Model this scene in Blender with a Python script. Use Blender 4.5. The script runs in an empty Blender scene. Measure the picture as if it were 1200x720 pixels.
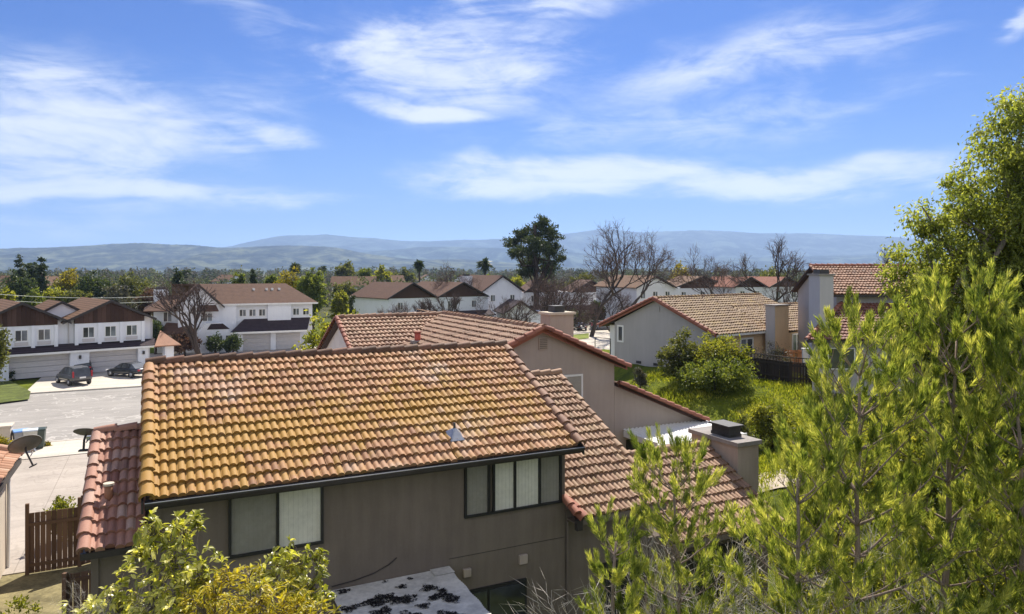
import bpy, math, random
import numpy as np
from mathutils import Vector
random.seed(5)
RS = np.random.RandomState
SC = bpy.context.scene
COL = SC.collection
R = math.radians

# ------------------------------------------------------------------ camera, sky, sun, exposure
F, CH, HZ = 835.0, 9.4, 318.0          # focal length (photo px), camera height, horizon row
cam = bpy.data.cameras.new('camera')
cam.sensor_width = 36.0
cam.lens = 36.0 * F / 1200.0
cam.shift_y = -(360.0 - HZ) / 1200.0
cam.clip_start = 0.1
cam.clip_end = 60000
camo = bpy.data.objects.new('camera', cam)
COL.objects.link(camo)
camo.location = (0, 0, CH)
camo.rotation_euler = (R(90), 0, 0)
SC.camera = camo

SUN_AZ, SUN_EL = R(11), R(50)           # azimuth from +Y towards +X
sd = bpy.data.lights.new('sun', 'SUN')
sd.energy = 5.0
sd.angle = R(0.55)
sd.color = (1.0, 0.93, 0.82)
suno = bpy.data.objects.new('sun', sd)
COL.objects.link(suno)
sdir = Vector((math.sin(SUN_AZ) * math.cos(SUN_EL), math.cos(SUN_AZ) * math.cos(SUN_EL), math.sin(SUN_EL)))
suno.rotation_euler = sdir.to_track_quat('Z', 'Y').to_euler()
suno.location = (20, -20, 60)

W = bpy.data.worlds.new('World')
SC.world = W
W.use_nodes = True


class NT:
    """small node-graph helper"""
    def __init__(s, tree):
        s.t = tree
        s.n = tree.nodes
        s.l = tree.links

    def node(s, typ, **kw):
        nd = s.n.new(typ)
        for k, v in kw.items():
            setattr(nd, k, v)
        return nd

    def put(s, sock, v):
        if v is None:
            return
        if isinstance(v, bpy.types.NodeSocket):
            s.l.new(v, sock)
        else:
            sock.default_value = v

    def math(s, op, a, b=None, c=None, clamp=False):
        nd = s.node('ShaderNodeMath', operation=op, use_clamp=clamp)
        s.put(nd.inputs[0], a)
        s.put(nd.inputs[1], b)
        s.put(nd.inputs[2], c)
        return nd.outputs[0]

    def mix(s, f, a, b, mode='MIX'):
        nd = s.node('ShaderNodeMix', data_type='RGBA', blend_type=mode)
        s.put(nd.inputs[0], f)
        s.put(nd.inputs[6], a if isinstance(a, bpy.types.NodeSocket) else tuple(a) + (1,))
        s.put(nd.inputs[7], b if isinstance(b, bpy.types.NodeSocket) else tuple(b) + (1,))
        return nd.outputs[2]

    def ramp(s, f, stops):
        nd = s.node('ShaderNodeValToRGB')
        e = nd.color_ramp.elements
        while len(e) < len(stops):
            e.new(0.5)
        for el, (p, c) in zip(e, stops):
            el.position = p
            el.color = tuple(c) + (1,) if len(c) == 3 else c
        s.put(nd.inputs[0], f)
        return nd.outputs[0]

    def mr(s, v, a, b, c=0.0, d=1.0, smooth=True):
        nd = s.node('ShaderNodeMapRange', interpolation_type='SMOOTHSTEP' if smooth else 'LINEAR')
        s.put(nd.inputs[0], v)
        for i, x in enumerate((a, b, c, d)):
            s.put(nd.inputs[1 + i], x)
        return nd.outputs[0]

    def noise(s, vec, scale, detail=3, rough=0.5, dist=0.0, dim='3D'):
        nd = s.node('ShaderNodeTexNoise', noise_dimensions=dim)
        s.put(nd.inputs['Vector'], vec)
        nd.inputs['Scale'].default_value = scale
        nd.inputs['Detail'].default_value = detail
        nd.inputs['Roughness'].default_value = rough
        nd.inputs['Distortion'].default_value = dist
        return nd.outputs[0]

    def mapping(s, vec, scale=(1, 1, 1), rot=(0, 0, 0), loc=(0, 0, 0)):
        nd = s.node('ShaderNodeMapping')
        s.put(nd.inputs[0], vec)
        nd.inputs[1].default_value = loc
        nd.inputs[2].default_value = rot
        nd.inputs[3].default_value = scale
        return nd.outputs[0]


def build_world():
    g = NT(W.node_tree)
    for n in list(g.n):
        g.n.remove(n)
    sky = g.node('ShaderNodeTexSky', sky_type='NISHITA')
    sky.sun_disc = False
    sky.sun_elevation = SUN_EL
    sky.sun_rotation = SUN_AZ
    sky.altitude = 100
    sky.air_density = 1.0
    sky.dust_density = 0.3
    sky.ozone_density = 2.5
    tc = g.node('ShaderNodeTexCoord')
    sep = g.node('ShaderNodeSeparateXYZ')
    g.put(sep.inputs[0], tc.outputs['Generated'])
    x, y, z = sep.outputs
    az = g.math('ARCTAN2', x, y)
    el = g.math('ARCSINE', z)
    cmb = g.node('ShaderNodeCombineXYZ')
    g.put(cmb.inputs[0], az)
    g.put(cmb.inputs[1], el)
    v = cmb.outputs[0]
    wn = g.node('ShaderNodeTexNoise')
    g.put(wn.inputs['Vector'], g.mapping(v, (1.0, 2.6, 1)))
    wn.inputs['Scale'].default_value = 5.0
    wn.inputs['Detail'].default_value = 5
    wv = g.node('ShaderNodeVectorMath', operation='MULTIPLY_ADD')
    g.put(wv.inputs[0], wn.outputs['Color'])
    wv.inputs[1].default_value = (0.24, 0.075, 0)
    sb = g.node('ShaderNodeVectorMath', operation='ADD')
    g.put(sb.inputs[0], v)
    sb.inputs[1].default_value = (-0.12, -0.0375, 0)
    g.put(wv.inputs[2], sb.outputs[0])
    vw = wv.outputs[0]
    # wisps: stretched noises at two angles, warped
    n1 = g.noise(g.mapping(v, (2.2, 9.0, 1), (0, 0, R(7))), 2.1, 9, 0.62, 0.9)
    n2 = g.noise(g.mapping(v, (5.0, 15.0, 1), (0, 0, R(-14)), (3, 1, 0)), 2.0, 8, 0.6, 1.3)
    n3 = g.noise(g.mapping(v, (1.0, 2.4, 1), (0, 0, 0), (7, 2, 0)), 3.0, 6, 0.6, 0.6)
    wisp = g.math('ADD', g.math('MULTIPLY', n1, 0.5), g.math('ADD', g.math('MULTIPLY', n2, 0.22), g.math('MULTIPLY', n3, 0.36)))
    blobs = [  # px, py, rx, ry, turn, strength  (as directions)
        (70, 165, 210, 85, 8, 1.0), (235, 130, 190, 55, 12, 0.55), (40, 222, 260, 17, 0, 1.0), (300, 236, 150, 8, -1, 0.62),
        (300, 152, 95, 20, -3, 0.8), (455, 60, 80, 45, 0, 1.0), (540, 70, 190, 80, 0, 0.7), (490, 124, 110, 20, -6, 0.95),
        (610, 92, 50, 22, 0, 0.8), (600, 8, 170, 22, 4, 0.8), (310, 22, 120, 22, -14, 0.42), (650, 208, 240, 30, 2, 1.0),
        (900, 214, 230, 28, -1, 1.0), (1040, 192, 70, 14, 0, 0.6), (860, 72, 240, 42, 8, 0.62), (930, 35, 170, 14, 6, 0.5), (1000, 8, 160, 12, 0, 0.35),
        (1183, 24, 26, 14, 20, 0.8), (800, 140, 330, 44, 3, 0.5), (1105, 85, 40, 8, 0, 0.45), (400, 98, 90, 12, -18, 0.4),
    ]
    tot = None
    for px, py, rx, ry, turn, st in blobs:
        a0 = math.atan((px - 600) / F)
        e0 = math.atan((HZ - py) / F * math.cos(a0))
        m = g.node('ShaderNodeMapping', vector_type='TEXTURE')
        g.put(m.inputs[0], vw)
        m.inputs[1].default_value = (a0, e0, 0)
        m.inputs[2].default_value = (0, 0, R(turn))
        m.inputs[3].default_value = (rx / F * 1.25, ry / F * 1.35, 1)
        ln = g.node('ShaderNodeVectorMath', operation='LENGTH')
        g.put(ln.inputs[0], m.outputs[0])
        b = g.mr(ln.outputs['Value'], 1.15, 0.0, 0.0, st)
        tot = b if tot is None else g.math('MAXIMUM', tot, b)
    # high thin veil everywhere else
    up = g.mr(el, 0.05, 0.6, 0.0, 1.0)
    tot = g.math('MAXIMUM', tot, g.math('MULTIPLY', up, 0.10))
    # threshold falls where a cloud lies: density = smooth(noise + blob - 1)
    dens = g.mr(g.math('ADD', wisp, g.math('MULTIPLY', tot, 0.22)), 0.53, 0.80)
    dens = g.math('MULTIPLY', dens, g.mr(tot, 0.0, 0.75), None, True)
    dens = g.math('MULTIPLY', dens, 0.92)
    skyc = g.mix(1.0, sky.outputs[0], (0.21, 0.38, 0.74), 'MULTIPLY')
    low = g.mr(el, -0.02, 0.30, 0.90, 0.0)
    skyc = g.mix(low, skyc, (1.7, 3.1, 5.7))
    out = g.mix(dens, skyc, (6.2, 6.6, 7.5))
    # bank of bright cloud added unseen behind the viewer to fill the shaded walls
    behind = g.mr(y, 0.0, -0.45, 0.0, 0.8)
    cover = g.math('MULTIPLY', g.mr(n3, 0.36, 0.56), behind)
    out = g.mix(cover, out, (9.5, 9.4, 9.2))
    bg = g.node('ShaderNodeBackground')
    bg.inputs[1].default_value = 0.082
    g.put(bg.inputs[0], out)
    wo = g.node('ShaderNodeOutputWorld')
    g.l.new(bg.outputs[0], wo.inputs[0])


build_world()
SC.view_settings.view_transform = 'Standard'
SC.view_settings.look = 'None'
SC.view_settings.exposure = 0.8
SC.view_settings.gamma = 1.0
SC.view_settings.use_curve_mapping = False
SC.cycles.max_bounces = 6
SC.cycles.diffuse_bounces = 3
SC.cycles.glossy_bounces = 2
SC.cycles.transmission_bounces = 4
SC.cycles.transparent_max_bounces = 8
SC.cycles.volume_bounces = 1
SC.cycles.use_denoising = True
SC.cycles.sample_clamp_indirect = 6.0

# ------------------------------------------------------------------ materials
def new_mat(name):
    m = bpy.data.materials.new(name)
    m.use_nodes = True
    g = NT(m.node_tree)
    return m, g, g.n['Principled BSDF'], g.n['Material Output']


def objco(g):
    return g.node('ShaderNodeTexCoord').outputs['Object']


def bump(g, bsdf, h, strength, dist=0.02):
    b = g.node('ShaderNodeBump')
    b.inputs['Strength'].default_value = strength
    b.inputs['Distance'].default_value = dist
    g.put(b.inputs['Height'], h)
    g.l.new(b.outputs[0], bsdf.inputs['Normal'])


def mat_plain(name, col, rough=0.7, var=0.15, scale=3.0, metal=0.0, bmp=0.0, bscale=40.0, spec=0.3):
    m, g, b, o = new_mat(name)
    co = objco(g)
    n = g.noise(co, scale, 5, 0.6)
    n2 = g.noise(co, scale * 7, 3, 0.6)
    f = g.math('ADD', g.math('MULTIPLY', n, 0.65), g.math('MULTIPLY', n2, 0.35))
    f = g.mr(f, 0.3, 0.7)
    dk = tuple(c * (1 - var) for c in col)
    lt = tuple(min(1, c * (1 + var)) for c in col)
    g.put(b.inputs['Base Color'], g.mix(f, dk, lt))
    b.inputs['Roughness'].default_value = rough
    b.inputs['Metallic'].default_value = metal
    b.inputs['Specular IOR Level'].default_value = spec
    if bmp:
        bump(g, b, g.noise(co, bscale, 4, 0.6), bmp)
    return m


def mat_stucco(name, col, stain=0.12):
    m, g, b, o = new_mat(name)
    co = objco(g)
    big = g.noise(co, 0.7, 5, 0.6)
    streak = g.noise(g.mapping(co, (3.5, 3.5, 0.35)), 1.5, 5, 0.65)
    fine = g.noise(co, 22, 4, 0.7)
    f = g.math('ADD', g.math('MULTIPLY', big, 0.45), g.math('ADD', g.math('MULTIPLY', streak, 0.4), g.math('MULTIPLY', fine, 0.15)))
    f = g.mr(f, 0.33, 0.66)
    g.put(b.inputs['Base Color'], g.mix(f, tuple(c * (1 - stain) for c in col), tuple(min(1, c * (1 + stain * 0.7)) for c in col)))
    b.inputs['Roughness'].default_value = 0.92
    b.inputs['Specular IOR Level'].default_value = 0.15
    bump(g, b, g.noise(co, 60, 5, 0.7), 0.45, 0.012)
    return m


def mat_tile(name, c1, c2, c3, lichen=None, lichen_amt=0.0, lich_centre=None, pale=0.0):
    """clay tile: every tile its own tone, weather stains, yellow lichen in patches"""
    m, g, b, o = new_mat(name)
    co = objco(g)
    rnd = g.node('ShaderNodeNewGeometry').outputs['Random Per Island']
    col = g.ramp(rnd, [(0.0, c2), (0.22, c1), (0.6, tuple(x * 1.14 for x in c1)), (0.85, c3), (1.0, tuple(x * 0.72 for x in c2))])
    st = g.mr(g.noise(co, 1.3, 6, 0.65), 0.42, 0.72)
    col = g.mix(g.math('MULTIPLY', st, 0.35), col, tuple(x * 0.55 for x in c2))
    fine = g.mr(g.noise(co, 30, 4, 0.7), 0.35, 0.7)
    col = g.mix(g.math('MULTIPLY', fine, 0.25), col, tuple(x * 0.5 for x in c1))
    if pale:
        pn = g.mr(g.noise(co, 0.55, 4, 0.5, 0.4), 0.56, 0.72)
        col = g.mix(g.math('MULTIPLY', pn, pale), col, (0.50, 0.42, 0.36))
    if lichen:
        ln = g.noise(co, 1.6, 7, 0.72, 0.6)
        ln = g.math('ADD', g.math('MULTIPLY', ln, 0.86), g.math('MULTIPLY', rnd, 0.30))
        if lich_centre:
            for (cx, cy, rx, ry, s) in lich_centre:
                mm = g.node('ShaderNodeMapping', vector_type='TEXTURE')
                g.put(mm.inputs[0], co)
                mm.inputs[1].default_value = (cx, cy, 0)
                mm.inputs[3].default_value = (rx, ry, 400)
                L = g.node('ShaderNodeVectorMath', operation='LENGTH')
                g.put(L.inputs[0], mm.outputs[0])
                ln = g.math('ADD', ln, g.mr(L.outputs['Value'], 1.0, 0.0, 0.0, s))
        f = g.mr(ln, 0.56, 0.95, 0, lichen_amt)
        col = g.mix(f, col, lichen)
    g.put(b.inputs['Base Color'], col)
    b.inputs['Roughness'].default_value = 0.72
    b.inputs['Specular IOR Level'].default_value = 0.3
    bump(g, b, g.noise(co, 45, 4, 0.7), 0.3, 0.01)
    return m


def mat_farroof(name, c, sc=1.0):
    m, g, b, o = new_mat(name)
    co = objco(g)
    w = g.node('ShaderNodeTexWave', wave_type='BANDS', bands_direction='Z', wave_profile='SAW')
    g.put(w.inputs[0], co)
    w.inputs['Scale'].default_value = 2.1
    w.inputs['Distortion'].default_value = 0.4
    br = g.noise(co, 2.2, 6, 0.7)
    f = g.math('ADD', g.math('MULTIPLY', w.outputs['Fac'], 0.4), g.math('MULTIPLY', br, 0.6))
    g.put(b.inputs['Base Color'], g.mix(g.mr(f, 0.25, 0.75), tuple(x * 0.6 for x in c), tuple(x * 1.3 for x in c)))
    b.inputs['Roughness'].default_value = 0.85
    b.inputs['Specular IOR Level'].default_value = 0.15
    bump(g, b, w.outputs['Fac'], 0.5, 0.05)
    return m


def mat_leaf(name, dark, mid, light, trans=0.45, tcol=None, rough=0.5, spec=0.35, ns=0.9, wr=0.62):
    m, g, b, o = new_mat(name)
    rnd = g.node('ShaderNodeNewGeometry').outputs['Random Per Island']
    co = objco(g)
    cl = g.mr(g.noise(co, ns, 3, 0.6), 0.3, 0.7)
    f = g.math('ADD', g.math('MULTIPLY', rnd, wr), g.math('MULTIPLY', cl, 1 - wr))
    col = g.ramp(f, [(0.12, dark), (0.5, mid), (0.88, light)])
    g.put(b.inputs['Base Color'], col)
    b.inputs['Roughness'].default_value = rough
    b.inputs['Specular IOR Level'].default_value = spec
    t = g.node('ShaderNodeBsdfTranslucent')
    tc = g.mix(1.0, col, tcol or (1.9, 1.75, 0.7), 'MULTIPLY')
    g.put(t.inputs[0], tc)
    ms = g.node('ShaderNodeMixShader')
    ms.inputs[0].default_value = trans
    g.l.new(b.outputs[0], ms.inputs[1])
    g.l.new(t.outputs[0], ms.inputs[2])
    g.l.new(ms.outputs[0], o.inputs[0])
    return m


def mat_bark(name, c, v=0.35):
    m, g, b, o = new_mat(name)
    co = objco(g)
    n = g.noise(g.mapping(co, (9, 9, 2.2)), 2.5, 6, 0.7)
    g.put(b.inputs['Base Color'], g.mix(g.mr(n, 0.3, 0.7), tuple(x * (1 - v) for x in c), tuple(x * (1 + v) for x in c)))
    b.inputs['Roughness'].default_value = 0.95
    b.inputs['Specular IOR Level'].default_value = 0.1
    bump(g, b, n, 0.7, 0.02)
    return m


def mat_wood(name, c, board=0.15, v=0.35):
    """boards: tone changes per plank, grain runs up the plank"""
    m, g, b, o = new_mat(name)
    co = objco(g)
    rnd = g.node('ShaderNodeNewGeometry').outputs['Random Per Island']
    gr = g.noise(g.mapping(co, (22, 22, 1.6)), 1.6, 6, 0.7)
    f = g.math('ADD', g.math('MULTIPLY', rnd, 0.5), g.math('MULTIPLY', gr, 0.5))
    g.put(b.inputs['Base Color'], g.mix(g.mr(f, 0.2, 0.8), tuple(x * (1 - v) for x in c), tuple(x * (1 + v) for x in c)))
    b.inputs['Roughness'].default_value = 0.9
    b.inputs['Specular IOR Level'].default_value = 0.15
    return m


def mat_glass(name, tint=(0.05, 0.055, 0.06), rough=0.08):
    m, g, b, o = new_mat(name)
    n = g.noise(objco(g), 1.2, 3)
    g.put(b.inputs['Base Color'], g.mix(g.mr(n, 0.3, 0.7), tuple(x * 0.6 for x in tint), tuple(x * 1.5 for x in tint)))
    b.inputs['Roughness'].default_value = rough
    b.inputs['Specular IOR Level'].default_value = 0.8
    return m


def mat_clear(name, through=0.95, col=(0.99, 0.99, 0.98)):
    m, g, b, o = new_mat(name)
    t = g.node('ShaderNodeBsdfTransparent')
    t.inputs[0].default_value = col + (1,)
    b.inputs['Base Color'].default_value = (0.05, 0.06, 0.06, 1)
    b.inputs['Roughness'].default_value = 0.12
    b.inputs['Specular IOR Level'].default_value = 0.7
    ms = g.node('ShaderNodeMixShader')
    ms.inputs[0].default_value = through
    g.l.new(b.outputs[0], ms.inputs[1])
    g.l.new(t.outputs[0], ms.inputs[2])
    g.l.new(ms.outputs[0], o.inputs[0])
    return m


M = {}
M['tileA'] = mat_tile('clay_tile_weathered', (0.37, 0.195, 0.098), (0.25, 0.12, 0.062), (0.45, 0.275, 0.165), (0.35, 0.195, 0.03), 0.8,
                      [(1.6, 1.2, 3.6, 2.4, 0.30), (4.6, 1.6, 4.2, 1.3, 0.22), (0.4, 0.2, 1.8, 3.8, 0.2), (7.0, 1.8, 3.8, 2.0, 0.22)], 0.5)
M['tileB'] = mat_tile('clay_tile_brown', (0.33, 0.20, 0.125), (0.23, 0.13, 0.08), (0.41, 0.275, 0.18), (0.40, 0.28, 0.09), 0.3)
M['tileD'] = mat_tile('clay_tile_red', (0.37, 0.19, 0.135), (0.27, 0.12, 0.085), (0.47, 0.31, 0.24), (0.45, 0.36, 0.3), 0.3)
M['tileH2'] = mat_tile('clay_tile_tan', (0.31, 0.18, 0.115), (0.22, 0.12, 0.078), (0.37, 0.235, 0.155), (0.35, 0.24, 0.1), 0.3)
M['tileH4'] = mat_tile('clay_tile_ochre', (0.24, 0.15, 0.08), (0.17, 0.10, 0.055), (0.30, 0.205, 0.115), (0.40, 0.26, 0.04), 0.7)
M['tileH5'] = mat_tile('clay_tile_orange', (0.29, 0.14, 0.08), (0.21, 0.10, 0.06), (0.35, 0.19, 0.11))
M['tileH5b'] = mat_tile('clay_tile_maroon', (0.24, 0.105, 0.075), (0.17, 0.075, 0.05), (0.30, 0.15, 0.105))
M['tileN'] = mat_tile('clay_tile_neighbour', (0.47, 0.25, 0.15), (0.36, 0.18, 0.1), (0.55, 0.36, 0.24))
M['rakered'] = mat_tile('clay_tile_rake_red', (0.30, 0.115, 0.075), (0.22, 0.085, 0.055), (0.38, 0.17, 0.11))
M['underlay'] = mat_plain('roof_underlay', (0.05, 0.03, 0.025))
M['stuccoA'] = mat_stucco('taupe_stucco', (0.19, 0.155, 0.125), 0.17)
M['stuccoC'] = mat_stucco('chimney_pink_stucco', (0.42, 0.345, 0.29))
M['stuccoH2'] = mat_stucco('mauve_stucco', (0.42, 0.355, 0.31), 0.08)
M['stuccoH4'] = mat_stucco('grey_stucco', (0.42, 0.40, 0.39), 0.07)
M['stuccoH4sun'] = mat_stucco('sunlit_tone_stucco', (0.74, 0.54, 0.33), 0.08)  # warm sunlight put into the stucco colour of the grey house
M['stuccoH5'] = mat_stucco('blue_grey_stucco', (0.38, 0.36, 0.35), 0.06)
M['stuccoN'] = mat_stucco('cream_stucco', (0.58, 0.50, 0.40), 0.1)
M['white'] = mat_stucco('white_stucco', (0.78, 0.79, 0.82), 0.05)
M['whitetrim'] = mat_plain('white_trim', (0.8, 0.79, 0.76), 0.5, 0.05)
M['fascia'] = mat_plain('dark_fascia', (0.045, 0.038, 0.035), 0.5, 0.2)
M['gutter'] = mat_plain('gutter_metal', (0.42, 0.42, 0.42), 0.35, 0.1, metal=0.6)
M['wframe'] = mat_plain('bronze_window_frame', (0.025, 0.024, 0.024), 0.45, 0.15)
M['blind'] = mat_plain('vertical_blind', (0.86, 0.83, 0.74), 0.8, 0.1, 1.5)
M['blinddk'] = mat_plain('vertical_blind_behind_screen', (0.34, 0.32, 0.28), 0.85, 0.12, 1.5)
M['clear'] = mat_clear('window_glass')
M['glass'] = mat_glass('dark_glass')
M['glassb'] = mat_glass('bluish_glass', (0.14, 0.16, 0.18), 0.12)
M['brownsiding'] = mat_wood('brown_gable_siding', (0.075, 0.045, 0.035))
M['farroof'] = mat_farroof('far_brown_roof', (0.12, 0.07, 0.05))
M['farroof2'] = mat_farroof('far_tan_roof', (0.16, 0.095, 0.06))
M['farroof3'] = mat_farroof('far_dark_roof', (0.055, 0.04, 0.045))
M['farroof4'] = mat_farroof('far_red_roof', (0.22, 0.09, 0.06))
M['garage'] = mat_plain('garage_door_paint', (0.56, 0.53, 0.52), 0.6, 0.05)
M['woodgate'] = mat_wood('gate_weathered_wood', (0.14, 0.085, 0.055))
M['fencedk'] = mat_wood('fence_dark_wood', (0.05, 0.04, 0.036))
M['fenceor'] = mat_wood('fence_orange_wood', (0.40, 0.17, 0.07))
M['fencegr'] = mat_wood('fence_grey_wood', (0.30, 0.26, 0.22))
M['metalvent'] = mat_plain('galvanised_metal', (0.5, 0.5, 0.5), 0.35, 0.15, metal=0.7)
M['dish'] = mat_plain('dish_grey_paint', (0.17, 0.16, 0.155), 0.55, 0.15)
M['redpipe'] = mat_plain('red_painted_pipe', (0.45, 0.10, 0.07), 0.6, 0.1)
M['brownpipe'] = mat_plain('brown_painted_pipe', (0.30, 0.14, 0.08), 0.7, 0.2)
M['concrete'] = mat_plain('chimney_cap_concrete', (0.27, 0.245, 0.225), 0.9, 0.2, bmp=0.3)
M['ventdark'] = mat_plain('dark_flue_metal', (0.05, 0.047, 0.045), 0.55, 0.3)


# ------------------------------------------------------------------ mesh helpers
def link(o, parent=None):
    COL.objects.link(o)
    if parent is not None:
        o.parent = parent
    return o


def tag(o, label=None, cat=None, group=None, kind=None):
    if label:
        o['label'] = label
    if cat:
        o['category'] = cat
    if group:
        o['group'] = group
    if kind:
        o['kind'] = kind
    return o


def empty(name, loc=(0, 0, 0), rz=0.0):
    o = bpy.data.objects.new(name, None)
    o.location = loc
    o.rotation_euler = (0, 0, rz)
    o.empty_display_size = 0.3
    return link(o)


def thing(name, label, cat, loc=(0, 0, 0), rz=0.0, group=None):
    return tag(empty(name, loc, rz), label, cat, group)


def np_mesh(name, verts, faces, smooth=False):
    """verts (N,3), faces (M,k) numpy"""
    me = bpy.data.meshes.new(name)
    verts = np.asarray(verts, dtype=np.float32)
    faces = np.asarray(faces, dtype=np.int32)
    k = faces.shape[1]
    me.vertices.add(len(verts))
    me.vertices.foreach_set('co', verts.ravel())
    me.loops.add(faces.size)
    me.loops.foreach_set('vertex_index', faces.ravel())
    me.polygons.add(len(faces))
    me.polygons.foreach_set('loop_start', np.arange(0, faces.size, k, dtype=np.int32))
    me.polygons.foreach_set('loop_total', np.full(len(faces), k, dtype=np.int32))
    me.polygons.foreach_set('use_smooth', np.full(len(faces), bool(smooth)))
    me.update(calc_edges=True)
    return me


class MB:
    def __init__(s):
        s.v = []
        s.f = []

    def add(s, vs, fs):
        o = len(s.v)
        s.v += [tuple(map(float, v)) for v in vs]
        s.f += [tuple(i + o for i in f) for f in fs]
        return s

    def box(s, x0, x1, y0, y1, z0, z1):
        return s.add([(x0, y0, z0), (x1, y0, z0), (x1, y1, z0), (x0, y1, z0), (x0, y0, z1), (x1, y0, z1), (x1, y1, z1), (x0, y1, z1)],
                     [(0, 3, 2, 1), (4, 5, 6, 7), (0, 1, 5, 4), (1, 2, 6, 5), (2, 3, 7, 6), (3, 0, 4, 7)])

    def prism(s, poly, d):
        """poly: list of 3d points (planar), extruded by vector d"""
        n = len(poly)
        d = np.array(d)
        vs = [np.array(p, float) for p in poly] + [np.array(p, float) + d for p in poly]
        fs = [tuple(range(n))[::-1], tuple(range(n, 2 * n))]
        fs += [(i, (i + 1) % n, n + (i + 1) % n, n + i) for i in range(n)]
        return s.add(vs, fs)

    def tube(s, pts, rad, seg=6, caps=True):
        pts = [np.array(p, float) for p in pts]
        n = len(pts)
        if not hasattr(rad, '__len__'):
            rad = [rad] * n
        o = len(s.v)
        ref = np.array([0.123, 0.234, 0.96])
        for i, p in enumerate(pts):
            t = pts[min(i + 1, n - 1)] - pts[max(i - 1, 0)]
            t = t / (np.linalg.norm(t) + 1e-9)
            a = np.cross(t, ref if abs(t @ ref) < 0.95 else np.array([1.0, 0, 0]))
            a /= np.linalg.norm(a) + 1e-9
            b = np.cross(t, a)
            for k in range(seg):
                an = 2 * math.pi * k / seg
                q = p + rad[i] * (math.cos(an) * a + math.sin(an) * b)
                s.v.append((float(q[0]), float(q[1]), float(q[2])))
        for i in range(n - 1):
            for k in range(seg):
                k2 = (k + 1) % seg
                s.f.append((o + i * seg + k, o + i * seg + k2, o + (i + 1) * seg + k2, o + (i + 1) * seg + k))
        if caps:
            s.f.append(tuple(o + k for k in range(seg))[::-1])
            s.f.append(tuple(o + (n - 1) * seg + k for k in range(seg)))
        return s

    def cyl(s, x, y, z0, z1, r, seg=12, r1=None):
        return s.tube([(x, y, z0), (x, y, z1)], [r, r if r1 is None else r1], seg)

    def mesh(s, name, smooth=False):
        me = bpy.data.meshes.new(name)
        me.from_pydata(s.v, [], s.f)
        if smooth:
            me.polygons.foreach_set('use_smooth', np.ones(len(me.polygons), dtype=bool))
        me.update()
        return me

    def build(s, name, mat, parent=None, smooth=False, bevel=0.0):
        me = s.mesh(name, smooth)
        me.materials.append(mat)
        o = bpy.data.objects.new(name, me)
        if bevel:
            b = o.modifiers.new('bevel', 'BEVEL')
            b.width = bevel
            b.segments = 2
            b.limit_method = 'ANGLE'
        return link(o, parent)


def arr_obj(name, verts, faces, mat, parent=None, smooth=False):
    me = np_mesh(name, verts, faces, smooth)
    me.materials.append(mat)
    return link(bpy.data.objects.new(name, me), parent)


# one clay tile (barrel + pan): profile across, lower end lifted over the course beneath
PA = np.array([0, .07, .15, .29, .5, .71, .85, .93, 1.0])
PH = np.array([0, .0, .42, .84, 1.0, .84, .42, .0, 0.0])


def tile_field(P0, e, up, width, length, tw=0.152, ex=0.33, hh=0.045, lift=0.048, keep=None, seed=1, jit=0.009):
    """P0 eave left corner; e unit along the eave; up unit up the slope. Returns verts, quads of all tiles."""
    rs = RS(seed)
    P0, e, up = (np.array(a, float) for a in (P0, e, up))
    nrm = np.cross(e, up)
    if nrm[2] < 0:
        nrm = -nrm
    nc, nr = max(1, int(round(width / tw))), max(1, int(round(length / ex)))
    tw, ex = width / nc, length / nr
    ii, jj = np.meshgrid(np.arange(nc), np.arange(nr))
    ii, jj = ii.ravel(), jj.ravel()
    if keep is not None:
        k = np.array([keep((i + .5) * tw, (j + .5) * ex) for i, j in zip(ii, jj)])
        ii, jj = ii[k], jj[k]
    n = len(ii)
    m = len(PA)
    a = PA * tw
    lower = np.stack([a, np.zeros(m), PH * hh + lift], 1)
    upper = np.stack([a, np.full(m, ex + 0.03), PH * hh * 0.8 - 0.004], 1)
    front = np.stack([a, np.full(m, 0.010), np.full(m, -0.006)], 1)
    T = np.concatenate([lower, upper, front, lower + (0, .0015, 0)])                      # (4m,3)
    loc = np.repeat(T[None], n, 0)
    # small real-life irregularity of each tile
    j1 = rs.randn(n, 1) * jit
    j2 = rs.randn(n, 1) * jit * 1.2
    loc[:, :, 2] += j1 * 0.6
    loc[:, :m, 1] += j2
    loc[:, 2 * m:, 1] += j2
    loc[:, 3 * m:, 2] += np.abs(j1) * 0
    j3 = np.abs(rs.randn(n, 1)) * jit * 0.7
    loc[:, :m, 2] += j3
    loc[:, 3 * m:, 2] += j3
    loc[:, :, 0] += ii[:, None] * tw
    loc[:, :, 1] += jj[:, None] * ex
    V = P0 + loc[..., 0:1] * e + loc[..., 1:2] * up + loc[..., 2:3] * nrm
    fs = []
    for q in range(m - 1):
        fs.append((q, q + 1, m + q + 1, m + q))
        fs.append((2 * m + q, 2 * m + q + 1, 3 * m + q + 1, 3 * m + q))
    fs = np.array(fs)
    Fq = fs[None] + (np.arange(n) * 4 * m)[:, None, None]
    return V.reshape(-1, 3), Fq.reshape(-1, 4)


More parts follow.
